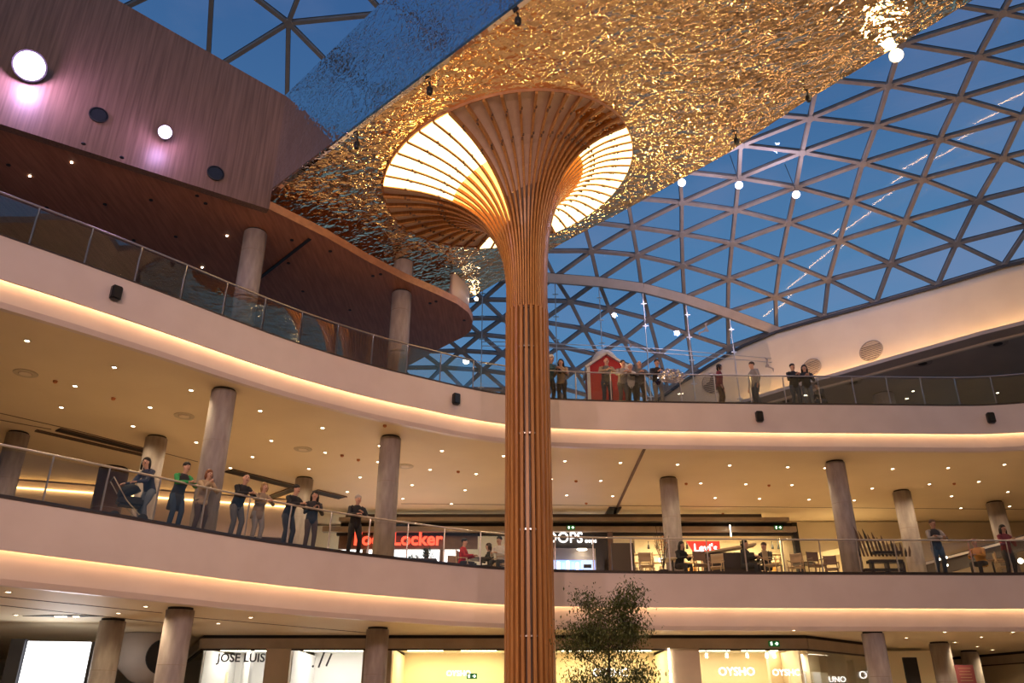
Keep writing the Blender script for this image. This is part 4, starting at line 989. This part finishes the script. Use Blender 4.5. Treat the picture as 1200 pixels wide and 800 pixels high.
lamp('ramp_light', 'AREA', (xat(990, 35.6, 7.6), 35.6, 7.2), 40, (1, .72, .34), (xat(990, 36.5, 8), 36.4, 8.2), size=1.5)
# hanging dark red sign, ground floor right
p = aty(1131, 790, 31.0); s = thing('hanging_sign', p, 'dark red menu board with faint pale lines, ground floor right', 'sign')
link('board', box(NB(), (0, 0, 0), (.66, .06, .62)), 'cloth_maroon', s)
for k in range(5): link('line', box(NB(), (0, -.035, .2 - k * .1), (.44 - .06 * (k % 2), .01, .02)), 'cloth_beige', s)
rect(1058, 1074, 770, 830, 30.5, 'dark_slot', 'shop_door', 'tall dark doorway on the ground floor between the right columns', 'door')

# ================================================================== furniture on the first floor
def spot(px, y, z, h=.6): return Vector((xat(px, y, z + h), y, z))
def chair(px, y, rz, m, label, group='café chairs', z=L1):
    p = spot(px, y, z, .6); o = thing('cafe_chair', p, label, 'chair', group, rz)
    bm = NB(); box(bm, (0, 0, .45), (.44, .44, .045)); bmesh.ops.bevel(bm, geom=bm.edges, offset=.012, segments=1, affect='EDGES'); link('seat', bm, m, o)
    bm = NB(); box(bm, (0, .215, .78), (.42, .03, .30)); bmesh.ops.bevel(bm, geom=bm.edges, offset=.012, segments=1, affect='EDGES'); link('backrest', bm, m, o)
    for sx_ in (-1, 1):
        link('leg', bar(NB(), (sx_ * .19, -.19, 0), (sx_ * .19, -.19, .43), .035, .035), m, o)
        link('leg', tube(NB(), [(sx_ * .19, .22, 0), (sx_ * .19, .20, .45), (sx_ * .19, .23, .94)], .018, 6), m, o)
        link('armrest', tube(NB(), [(sx_ * .22, -.18, .45), (sx_ * .23, -.16, .66), (sx_ * .22, .2, .68)], .016, 6), m, o)
    return o
def table(px, y, label, m='table_top', r=.38):
    p = spot(px, y, L1, .7); o = thing('cafe_table', p, label, 'table', 'café tables')
    link('tabletop', lathe(NB(), [(r, .71), (r, .74)], 24), m, o); link('stem', lathe(NB(), [(.03, .03), (.03, .71)], 10), 'black', o); link('foot', lathe(NB(), [(.22, 0), (.2, .03)], 16), 'black', o); return o
chair(544, 26.9, 1.35, 'chair_wood', 'light wooden armchair under the person in red'); chair(585, 26.7, -1.2, 'chair_wood', 'light wooden armchair under the person in the white shirt')
chair(533, 27.6, .3, 'chair_brown', 'brown chair half hidden left of the red-clad person'); chair(757, 27.0, 0, 'chair_wood', 'pale chair standing right of the dark partition')
chair(822, 26.8, .1, 'chair_brown', 'brown slatted chair right of the first floor column'); chair(839, 27.3, -.5, 'cardboard', 'yellowish chair below the red wing sign')
chair(905, 26.8, .9, 'chair_wood', 'pale bentwood armchair in front of the dark seated pair'); chair(932, 27.2, -.6, 'chair_wood', 'pale wooden chair leaning right of the seated pair')
chair(957, 26.9, .2, 'chair_brown', 'brown high-backed chair left of the tall column'); chair(974, 27.6, -.3, 'chair_brown', 'brown chair tucked beside the tall column')
chair(1176, 27.2, 1.2, 'chair_wood', 'pale chair with a pale arm beside the person in orange')
table(564, 27.3, 'dark round café table between the seated trio'); table(788, 27.4, 'round café table behind the first floor column', 'cream'); table(886, 27.9, 'dark café table between the seated dark pair'); table(942, 28.2, 'low dark café table between pale and brown chairs'); table(1163, 27.7, 'small café table in front of the person in orange', 'chair_brown')
p = spot(840, 27.5, L1, .5)
s = thing('wooden_counter', spot(855, 28.6, L1, .8), 'sloping wooden counter top behind the seated pair', 'counter'); link('top', box(NB(), (0, 0, 1.28), (1.9, .5, .07), 0, Matrix.Rotation(-.16, 4, 'Y')), 'chair_wood', s); link('body', box(NB(), (0, .05, .58), (1.7, .4, 1.15)), 'dark_brown', s)
# planter with low bush by the rail, flower arrangement
s = thing('planter', spot(494, 26.1, L1, .4), 'dark trough planter with a small green bush behind the railing', 'plant')
link('trough', box(NB(), (0, 0, .26), (.95, .35, .52)), 'dark_brown', s)
def foliage(c, rx, rz_, n, size, seedn):
    rnd = random.Random(seedn); bm = NB()
    for _ in range(n):
        while True:
            v = Vector((rnd.uniform(-1, 1), rnd.uniform(-1, 1), rnd.uniform(-1, 1)))
            if v.length < 1: break
        p = Vector(c) + Vector((v.x * rx, v.y * rx, v.z * rz_)); R_ = Matrix.Rotation(rnd.uniform(0, 6.28), 3, 'Z') @ Matrix.Rotation(rnd.uniform(-1.2, 1.2), 3, 'X'); s_ = size * rnd.uniform(.6, 1.3)
        q = [bm.verts.new(p + R_ @ Vector(w_) * s_) for w_ in ((0, -1, 0), (.38, -.1, .12), (0, 1, 0), (-.38, -.1, .12))]
        bm.faces.new((q[0], q[1], q[2])); bm.faces.new((q[0], q[2], q[3]))
    return bm
tag(link('foliage', foliage((.15, 0, .68), .22, .2, 260, .045, 3), 'plant', s), kind='stuff'); tag(link('foliage', foliage((-.25, 0, .58), .2, .1, 160, .04, 4), 'plant', s), kind='stuff')
s = thing('flower_arrangement', spot(776, 26.9, L1, .9), 'dry branches with reddish blossoms standing left of the first floor column', 'plant')
link('pot', lathe(NB(), [(.12, 0), (.16, .3), (.15, .32)], 14), 'dark_brown', s)
bm = NB()
for k in range(14):
    a = random.uniform(0, 6.28); l = random.uniform(.1, .32); tube(bm, [(0, 0, .3), (l * .4 * math.cos(a), l * .4 * math.sin(a), .75), (l * math.cos(a), l * math.sin(a), random.uniform(1.1, 1.75))], .008, 4)
tag(link('branches', bm, 'bark', s), kind='stuff'); tag(link('blossom', foliage((0, 0, 1.12), .26, .3, 240, .035, 5), 'orange_flower', s), kind='stuff')
# rack of pointed dark blades
s = thing('spiky_rack', spot(1036, 27.2, L1, 1.0), 'dark wooden stand bristling with tall pointed blades between two columns', 'sculpture')
for k in range(3): link('rail', box(NB(), (-.15 + .1 * k, 0, .35 + .28 * k), (1.3 - .2 * k, .3, .09)), 'dark_brown', s)
for x in (-.5, .0, .5): link('leg', box(NB(), (x, 0, .3), (.07, .25, .6)), 'dark_brown', s)
for k in range(14):
    x = -.75 + k * .12; h_ = 1.75 - .055 * k + .12 * (k % 2); lean_ = -.28 + .025 * k; w_ = .055
    link('blade', quadprism(NB(), [(x - w_ / 2 + lean_ * .2, 0, .8), (x + w_ / 2 + lean_ * .2, 0, .8), (x + w_ * .8 + lean_ * .7, 0, h_ * .85), (x + lean_, 0, h_), (x - w_ * .6 + lean_ * .7, 0, h_ * .85)], (0, 1, 0), .03), 'brown_panel' if k % 3 else 'dark_brown', s)
for px, py in ((1101, 655), (1109, 653), (1110, 662), (1053, 659), (1196, 657)):
    p = aty(px, py, 28.5); tag(link('lamp_globe', ball(NB(), p, .035 if px < 1190 else .09, 8), 'bulb'), 'small glowing lamp behind the first floor railing, %s' % {1101: 'left of the vest man', 1109: 'upper right of the vest man', 1110: 'lower right of the vest man', 1053: 'behind the spiky stand', 1196: 'at the right edge'}[px], 'light')
# ================================================================== objects on the top floor
yb = 28.3; zb_ = lambda py: zz(py, yb, 712)
s = thing('red_booth', (xat(713, yb, 12.5), yb, L2), 'red gabled booth with white edges and a grey dome on top', 'booth')
hw = .72; ze = zb_(430) - L2; za = zb_(416) - L2
link('body', quadprism(NB(), [(-hw, 0, 0), (hw, 0, 0), (hw, 0, ze), (0, 0, za), (-hw, 0, ze)], (0, 1, 0), 1.3), 'booth_red', s)
for a, b in (((-hw - .1, ze - .03), (0, za + .06)), ((0, za + .06), (hw + .1, ze - .03))): link('roof_edge', bar(NB(), (a[0], .6, a[1]), (b[0], .6, b[1]), 1.45, .09, (-(b[1] - a[1]), 0, b[0] - a[0])), 'booth_white', s)
link('corner_post', box(NB(), (-hw, -.04, ze / 2), (.12, .08, ze)), 'booth_white', s); link('corner_post', box(NB(), (hw, -.04, ze / 2), (.12, .08, ze)), 'booth_white', s)
link('dome', lathe(NB(), [(.50, za - .3), (.52, za - .05), (.46, za + .2), (.33, za + .38), (.16, za + .47), (.02, za + .5)], 24, (0, .7, 0)), 'booth_white', s, True); link('finial', lathe(NB(), [(.012, za + .45), (.012, za + .68)], 6, (0, .7, 0)), 'steel', s)
q, a = edge_at(785, L2 + .8, -.05)
s = thing('foil_bundle', Vector((q.x, q.y, L2 + .86)), 'crumpled shiny silver foil bundle hanging at the top railing', 'decoration')
bm = NB(); bmesh.ops.create_icosphere(bm, subdivisions=4, radius=.3); rr = random.Random(2)
for v in bm.verts: v.co = Vector((v.co.x * 1.5, v.co.y * .6 - .22, v.co.z * .85)) * rr.uniform(.72, 1.12)
link('foil', bm, 'foil', s)
# ================================================================== small tree in front
s = thing('tree', (xat(713, 17.6, 3), 17.6, 0), 'slender leafy green tree in front of the ground floor shops, right of the trunk column', 'tree')
rt = random.Random(11)
link('pot', lathe(NB(), [(.42, 0), (.50, .6), (.47, .62)], 24), 'dark_brown', s)
link('stem', tube(NB(), [(0, 0, .5), (.02, 0, 1.5), (-.02, .01, 2.4), (.02, 0, 3.2), (.05, 0, 3.75)], [.035, .03, .022, .014, .006], 7), 'bark', s)
bm = NB(); tips = []
for k in range(64):
    z0_ = rt.uniform(1.3, 3.5); a = rt.uniform(0, 6.28); rmax = 1.03 * math.sqrt(max(.05, 1 - ((z0_ - 2.25) / 1.75) ** 2)) * rt.uniform(.55, 1.0); tip = Vector((rmax * math.cos(a), rmax * math.sin(a), z0_ + rmax * .55))
    mid = tip * .5 + Vector((0, 0, z0_ * .5 - .02)); tube(bm, [(0, 0, z0_), mid, tip], [.01, .007, .003], 4); tips += [tip, mid.lerp(tip, .4), mid.lerp(tip, .75), mid, mid.lerp(tip, .6) + Vector((0, 0, .12))]
tag(link('branches', bm, 'bark', s), kind='stuff'); bm = NB()
for t_ in tips:
    for m in range(54):
        v = Vector((rt.gauss(0, .14), rt.gauss(0, .14), rt.gauss(0, .11))); p = t_ + v
        R_ = Matrix.Rotation(rt.uniform(0, 6.28), 3, 'Z') @ Matrix.Rotation(rt.uniform(-1.3, 1.3), 3, 'X'); s_ = rt.uniform(.026, .048)
        q = [bm.verts.new(p + R_ @ Vector(w_) * s_) for w_ in ((0, -1, 0), (.4, 0, .1), (0, 1, 0), (-.4, 0, .1))]; bm.faces.new((q[0], q[1], q[2])); bm.faces.new((q[0], q[2], q[3]))
tag(link('leaves', bm, 'leaf', s), kind='stuff')

# ================================================================== people
def skin_mesh(name, V, E_, parent, m, sub=1):
    bm = NB(); lay = bm.verts.layers.skin.verify(); vs = [bm.verts.new(v[0]) for v in V]
    for i, (v, (p, r)) in enumerate(zip(vs, V)): v[lay].radius = r if isinstance(r, tuple) else (r, r); v[lay].use_root = (i == 0)
    for a, b in E_: bm.edges.new((vs[a], vs[b]))
    o = link(name, bm, m, parent); o.modifiers.new('skin', 'SKIN').use_smooth_shade = True
    sb = o.modifiers.new('sub', 'SUBSURF'); sb.levels = sb.render_levels = sub
    dg = bpy.context.evaluated_depsgraph_get(); me = bpy.data.meshes.new_from_object(o.evaluated_get(dg)); o.modifiers.clear(); o.data = me
    return o
def person(px, level, off, turn, label, pose='rail', top='black', bottom='jeans', hair='dark', style='short', H=1.72, lean=.2, skin='skin', coat=0, look=0, at=None, acc=None, sleeve=None):
    if at: pos, a = at, 0
    else: pos, a = edge_at(px, level + 1.0, off); pos.z = level
    k = H / 1.72
    o = thing('person', pos, label, 'person', None, a + turn); o.scale = (k, k, k)
    sit = pose == 'sit'; P0 = Vector((0, .02 + lean * .25, .53 if sit else .92)); 
    def sp(d, x=0, f=0):   # point along the leaning spine
        return P0 + Vector((x, -math.sin(lean) * d - f * math.cos(lean), math.cos(lean) * d))
    S = {s_: sp(.46, s_ * .175) for s_ in (-1, 1)}
    rail_y = -(off - .14)
    el, wr = {}, {}
    for s_ in (-1, 1):
        if pose == 'rail': el[s_] = Vector((s_ * .27, rail_y + .16, 1.13)); wr[s_] = Vector((s_ * .07, rail_y - .04, 1.15 + (.02 if s_ > 0 else 0)))
        elif pose == 'phone': el[s_] = Vector((s_ * .25, -.10, 1.08)); wr[s_] = Vector((s_ * .06, -.30, 1.20))
        elif pose == 'cross': el[s_] = Vector((s_ * .27, -.12, 1.14)); wr[s_] = Vector((-s_ * .10, -.24 - .03 * s_, 1.18))
        elif pose == 'face': el[s_] = Vector((s_ * .22, -.22, 1.15)); wr[s_] = Vector((s_ * .05, -.22, 1.36))
        elif pose == 'push': el[s_] = Vector((s_ * .25, -.22, 1.05)); wr[s_] = Vector((s_ * .2, -.46, .98))
        elif pose == 'onearm': el[s_] = S[s_] + (Vector((s_ * .10, -.12, -.24))); wr[s_] = Vector((s_ * .12, rail_y, 1.13)) if s_ < 0 else Vector((s_ * .10, -.2, 1.22))
        elif pose == 'sit': el[s_] = S[s_] + Vector((s_ * .07, -.10, -.25)); wr[s_] = S[s_] + Vector((-s_ * .08, -.36, -.22))
        else: el[s_] = S[s_] + Vector((s_ * .07, .03, -.28)); wr[s_] = S[s_] + Vector((s_ * .08, -.06, -.53))
    hip = {s_: P0 + Vector((s_ * .09, 0, -.03)) for s_ in (-1, 1)}
    if sit: kn = {s_: Vector((s_ * .13, P0.y - .42, .50)) for s_ in (-1, 1)}; an = {s_: Vector((s_ * .13, P0.y - .42, .09)) for s_ in (-1, 1)}
    elif pose == 'walk': kn = {-1: Vector((-.09, -.08, .5)), 1: Vector((.09, .02, .49))}; an = {-1: Vector((-.09, -.14, .09)), 1: Vector((.09, .2, .12))}
    else:
        st = .13 if pose == 'onearm' else .10; kn = {-1: Vector((-st, .0, .50)), 1: Vector((st, -.05, .50))}; an = {-1: Vector((-st - .01, .08, .09)), 1: Vector((st + .01, .05, .09))}
    nk = sp(.54); hd = nk + Vector((0, -.03 - math.sin(lean) * .06, .10)); LR = Matrix.Rotation(look, 3, 'Z')
    def hp(x, y, z): return hd + LR @ Vector((x, y, z))
    V = [(P0, .10), (sp(.2), .09), (sp(.38), .10), (nk, .052), (hp(0, -.005, -.02), (.066, .066)), (hp(0, -.005, .07), (.082, .082)), (hp(0, .005, .155), .060)]
    E_ = [(0, 1), (1, 2), (2, 3), (3, 4), (4, 5), (5, 6)]
    V.append((hp(0, -.102, .035), .013)); E_.append((5, 7))                     # nose
    for s_ in (-1, 1): V.append((hp(s_ * .088, .01, .04), .014)); E_.append((5, len(V) - 1))   # ears
    for s_ in (-1, 1):
        i = len(V); fw = (wr[s_] - el[s_]).normalized(); pl = wr[s_] + fw * .075
        V += [(S[s_], .048), (el[s_], .036), (wr[s_], .025), (pl, (.034, .02))]; E_ += [(2, i), (i, i + 1), (i + 1, i + 2), (i + 2, i + 3)]
        side = fw.cross(Vector((0, 0, 1))); side = side.normalized() if side.length > .1 else Vector((1, 0, 0)); dn = fw.cross(side).normalized()
        if dn.z > 0: dn = -dn
        for n_, (ox, ln) in enumerate(((-.028, .062), (-.01, .072), (.01, .068), (.028, .05))):
            b = pl + side * ox * .9 + fw * .018; V += [(b + fw * ln * .55, .0085), (b + fw * ln * .85 + dn * ln * .5, .0075)]; E_ += [(i + 3, len(V) - 2), (len(V) - 2, len(V) - 1)]
        V += [(wr[s_] + fw * .05 - side * .048 * s_, .0095), (wr[s_] + fw * .085 - side * .055 * s_ + dn * .02, .008)]; E_ += [(i + 2, len(V) - 2), (len(V) - 2, len(V) - 1)]
        i = len(V); V += [(hip[s_], .07), (kn[s_], .05), (an[s_], .035), (an[s_] + Vector((0, -.13, -.055)), .03)]; E_ += [(0, i), (i, i + 1), (i + 1, i + 2), (i + 2, i + 3)]
    skin_mesh('body', V, E_, o, skin)
    bm = NB()
    tube(bm, [sp(-.10), sp(.04), sp(.18), sp(.32), sp(.43), sp(.495), sp(.53)], [(.165, .125), (.17, .125), (.155, .115), (.175, .125), (.18, .115), (.12, .09), (.07, .07)], 14)
    j = link('jacket', bm, 'cloth_' + top, o, True); bm = NB()
    for s_ in (-1, 1): tube(bm, [sp(.47, s_ * .12), S[s_] + Vector((s_ * .012, 0, -.02)), (S[s_] + el[s_]) / 2, el[s_], (el[s_] + wr[s_]) / 2, wr[s_]], [.062, .072, .062, .054, .048, .038], 9)
    link('sleeves', bm, 'cloth_' + (sleeve or top), o, True)
    if coat:
        zb = P0.z - coat; link('coat_skirt', tube(NB(), [P0 + Vector((0, 0, .04)), P0 + Vector((0, .0, -coat * .5)), Vector((0, P0.y + .01, zb))], [(.168, .125), (.19, .145), (.20, .155)], 14), 'cloth_' + top, o, True)
    bm = NB()
    tube(bm, [P0 + Vector((0, 0, .0)), P0 + Vector((0, 0, -.04)), P0 + Vector((0, 0, -.11))], [(.145, .10), (.155, .112), (.13, .11)], 12)
    for s_ in (-1, 1): tube(bm, [hip[s_] + Vector((0, 0, .02)), (hip[s_] + kn[s_]) / 2, kn[s_], (kn[s_] + an[s_]) / 2, an[s_] + Vector((0, 0, .0))], [.098, .088, .068, .062, .055], 10)
    link('trousers', bm, 'cloth_' + bottom, o, True)
    for s_ in (-1, 1):
        bm = NB(); a_ = an[s_]; tube(bm, [a_ + Vector((0, .05, -.045)), a_ + Vector((0, -.05, -.045)), a_ + Vector((0, -.13, -.055)), a_ + Vector((0, -.18, -.062))], [(.042, .045), (.046, .043), (.045, .034), (.03, .022)], 8); link('shoe', bm, 'black', o, True)
    hm = 'hair_' + hair; bm = NB(); RM = LR.to_4x4()
    if style == 'bald':
        ball(bm, hp(0, .035, .055), (.082, .07, .055), 12, RM)
    else:
        ball(bm, hp(0, .022, .105), (.094, .102, .085), 14, RM)
        if style == 'long':
            tube(bm, [hp(0, .05, .12), hp(0, .085, .02), hp(0, .10, -.10), hp(0, .10, -.24)], [(.085, .06), (.105, .055), (.11, .045), (.07, .025)], 10)
            for s_ in (-1, 1): tube(bm, [hp(s_ * .07, .02, .09), hp(s_ * .095, .01, -.01), hp(s_ * .10, .02, -.14)], [.04, .032, .02], 7)
        if style == 'bob':
            for s_ in (-1, 1): tube(bm, [hp(s_ * .06, .02, .10), hp(s_ * .09, .01, .02), hp(s_ * .085, .02, -.07)], [.045, .038, .02], 7)
            tube(bm, [hp(0, .05, .1), hp(0, .085, .0), hp(0, .08, -.08)], [(.08, .06), (.09, .045), (.07, .03)], 8)
        if style == 'cap': link('cap', lathe(NB(), [(.10, 0), (.10, .05), (.08, .10), (.03, .13)], 14, hp(0, .01, .09)), 'cloth_white', o, True)
    if style != 'cap': link('hair', bm, hm, o, True)
    else: bm.free()
    bm = NB()
    for s_ in (-1, 1): ball(bm, hp(s_ * .032, -.080, .06), .010, 6)
    link('eyes', bm, 'eye', o)
    mb = NB(); box(mb, hp(0, -.074, -.012), (.042, .012, .010), look); link('mouth', mb, 'cloth_maroon', o)
    if acc == 'phone': link('phone', box(NB(), (0, -.40, 1.24), (.07, .012, .14)), 'black', o)
    return o
def seat_at(px, y): return spot(px, y, L1, .9)
# first floor, left
person(172, L1, .62, -1.35, 'woman in a dark top and pale blue jeans bending towards a stroller', 'push', 'navy', 'paleblue', 'dark', 'long', 1.66, .38, look=.6)
person(211, L1, .5, .1, 'person in green sleeves and a dark long vest leaning on the railing', 'rail', 'dark', 'jeans', 'dark', 'short', 1.70, .32, coat=.38, sleeve='green')
person(239, L1, .5, .15, 'reddish haired person in a beige jacket with hands near the chin', 'face', 'beige', 'brown', 'red', 'bob', 1.64, .22, coat=.1)
person(281, L1, .5, .15, 'elderly bald man in a dark jacket leaning on the railing', 'rail', 'black', 'grey', 'white', 'bald', 1.76, .34, look=-.3)
person(305, L1, .5, .1, 'blonde woman in a pale jacket leaning on the railing beside the bald man', 'rail', 'tan', 'lightgrey', 'blonde', 'bob', 1.62, .26, coat=.2)
person(341, L1, .5, .25, 'young man in a dark hoodie leaning in to look at a phone', 'rail', 'black', 'dark', 'dark', 'short', 1.74, .34, look=.2)
person(366, L1, .5, -.2, 'woman with long dark hair and black jacket beside the phone man', 'phone', 'dark', 'brown', 'dark', 'long', 1.66, .12, acc='phone', look=-.3)
person(417, L1, .5, -.1, 'grey haired man in a black suit standing alone by the railing', 'onearm', 'black', 'black', 'grey', 'short', 1.76, .1)
q, a = edge_at(149, L1 + .5, .62); q.z = L1
s = thing('stroller', q, 'black baby stroller standing at the railing left of the bending woman', 'stroller', None, a + 1.3)
link('hood', lathe(NB(), [(.02, .25), (.16, .22), (.24, .12), (.26, 0)], 14, (0, -.02, .68), Matrix.Rotation(-.5, 4, 'X')), 'cloth_black', s, True)
bm = NB(); box(bm, (0, -.05, .52), (.38, .55, .22)); bmesh.ops.bevel(bm, geom=bm.edges, offset=.05, segments=2, affect='EDGES'); link('seat', bm, 'cloth_dark', s)
for sx_ in (-1, 1): link('frame', tube(NB(), [(sx_ * .22, -.38, .12), (sx_ * .22, .05, .5), (sx_ * .22, .42, 1.0)], .014, 6), 'steel', s)
link('handle', tube(NB(), [(-.22, .42, 1.0), (.22, .42, 1.0)], .018, 6), 'black', s)
for sx_, sy in ((-1, -1), (1, -1), (-1, 1), (1, 1)): link('wheel', lathe(NB(), [(.10, -.02), (.12, -.015), (.12, .015), (.10, .02)], 16, (sx_ * .24, sy * .3 - .05, .12), Matrix.Rotation(math.pi / 2, 4, 'Y')), 'black', s)
# first floor, seated around the tables
person(540, L1, 0, 1.35, 'seated person in a red jacket with black hair left of the trunk', 'sit', 'red', 'dark', 'dark', 'short', 1.7, .1, at=seat_at(543, 26.9))
person(573, L1, 0, -1.2, 'seated dark haired person in black talking across the table', 'sit', 'black', 'dark', 'brown', 'bob', 1.68, .15, at=seat_at(574, 27.6), look=-.2)
person(586, L1, 0, -.5, 'seated person in a white shirt with dark hair next to the trunk', 'sit', 'white', 'dark', 'dark', 'short', 1.74, .15, at=seat_at(586, 26.75))
person(795, L1, 0, .6, 'person in black with dark hair seated behind the first floor column', 'sit', 'black', 'dark', 'dark', 'long', 1.66, .3, at=seat_at(797, 27.2))
person(872, L1, 0, .9, 'seated person with a dark curly head left in the dark pair', 'sit', 'dark', 'dark', 'dark', 'bob', 1.76, .1, at=seat_at(873, 27.4))
person(897, L1, 0, -.8, 'seated person in dark clothes right in the dark pair', 'sit', 'dark', 'dark', 'brown', 'short', 1.70, .1, at=seat_at(897, 27.6))
person(1098, L1, .5, 0, 'man in a dark vest over pale sleeves with crossed arms by the railing', 'cross', 'dark', 'jeans', 'brown', 'short', 1.82, .05, sleeve='lightgrey', skin='skin_tan')
person(1147, L1, 0, -1.0, 'seated person in an orange jacket bending over a table', 'sit', 'orange', 'dark', 'red', 'short', 1.68, .3, at=seat_at(1146, 26.8), skin='skin_tan')
person(1180, L1, .9, .3, 'woman with long dark hair standing behind the orange-clad person', 'phone', 'maroon', 'dark', 'dark', 'long', 1.74, .1, skin='skin_tan')
# top floor
person(645, L2, .5, .4, 'person in dark clothes with a pale cap half hidden by the trunk', 'rail', 'teal', 'dark', 'dark', 'cap', 1.78, .2)
person(658, L2, .5, -.4, 'woman with long dark hair and light top beside the trunk, top floor', 'phone', 'tan', 'dark', 'dark', 'long', 1.68, .12, coat=.12)
person(711, L2, .5, 0, 'broad man in a grey vest leaning on the top railing before the red booth', 'rail', 'grey', 'jeans', 'brown', 'bald', 1.80, .26, sleeve='tan')
person(730, L2, .5, .1, 'man in a pale shirt leaning on the top railing before the red booth', 'rail', 'lightgrey', 'grey', 'brown', 'short', 1.72, .3)
person(740, L2, .75, -.3, 'person in a white hooded jacket between two leaning men, top floor', 'rail', 'white', 'dark', 'white', 'short', 1.70, .2)
person(750, L2, .5, -.05, 'bald man in a grey pullover leaning on the top railing', 'rail', 'grey', 'dark', 'grey', 'bald', 1.72, .28)
person(771, L2, .5, 0, 'dark haired man in a black jacket holding the silver foil bundle', 'rail', 'black', 'lightgrey', 'dark', 'short', 1.78, .15)
person(844, L2, .55, 1.1, 'woman in a maroon cardigan standing sideways by the top railing', 'stand', 'maroon', 'brown', 'dark', 'bob', 1.66, .08, coat=.1, look=.4)
person(884, L2, .6, -1.3, 'man in a grey sweatshirt and jeans standing in profile on the top floor', 'stand', 'lightgrey', 'jeans', 'brown', 'short', 1.80, .05)
person(931, L2, .5, .1, 'man in a black jacket and jeans standing close to a woman, top floor', 'phone', 'black', 'jeans', 'dark', 'short', 1.70, .05)
person(945, L2, .5, -.2, 'woman in black with long dark hair and blue jeans, top floor right', 'phone', 'black', 'paleblue', 'dark', 'long', 1.66, .05)
q, a = edge_at(962, L2 + .6, .9); q.z = L2
person(962, L2, 0, -1.2, 'crouching person in dark clothes stretching an arm to the right, top floor', 'sit', 'dark', 'jeans', 'dark', 'short', 1.5, .35, at=q)
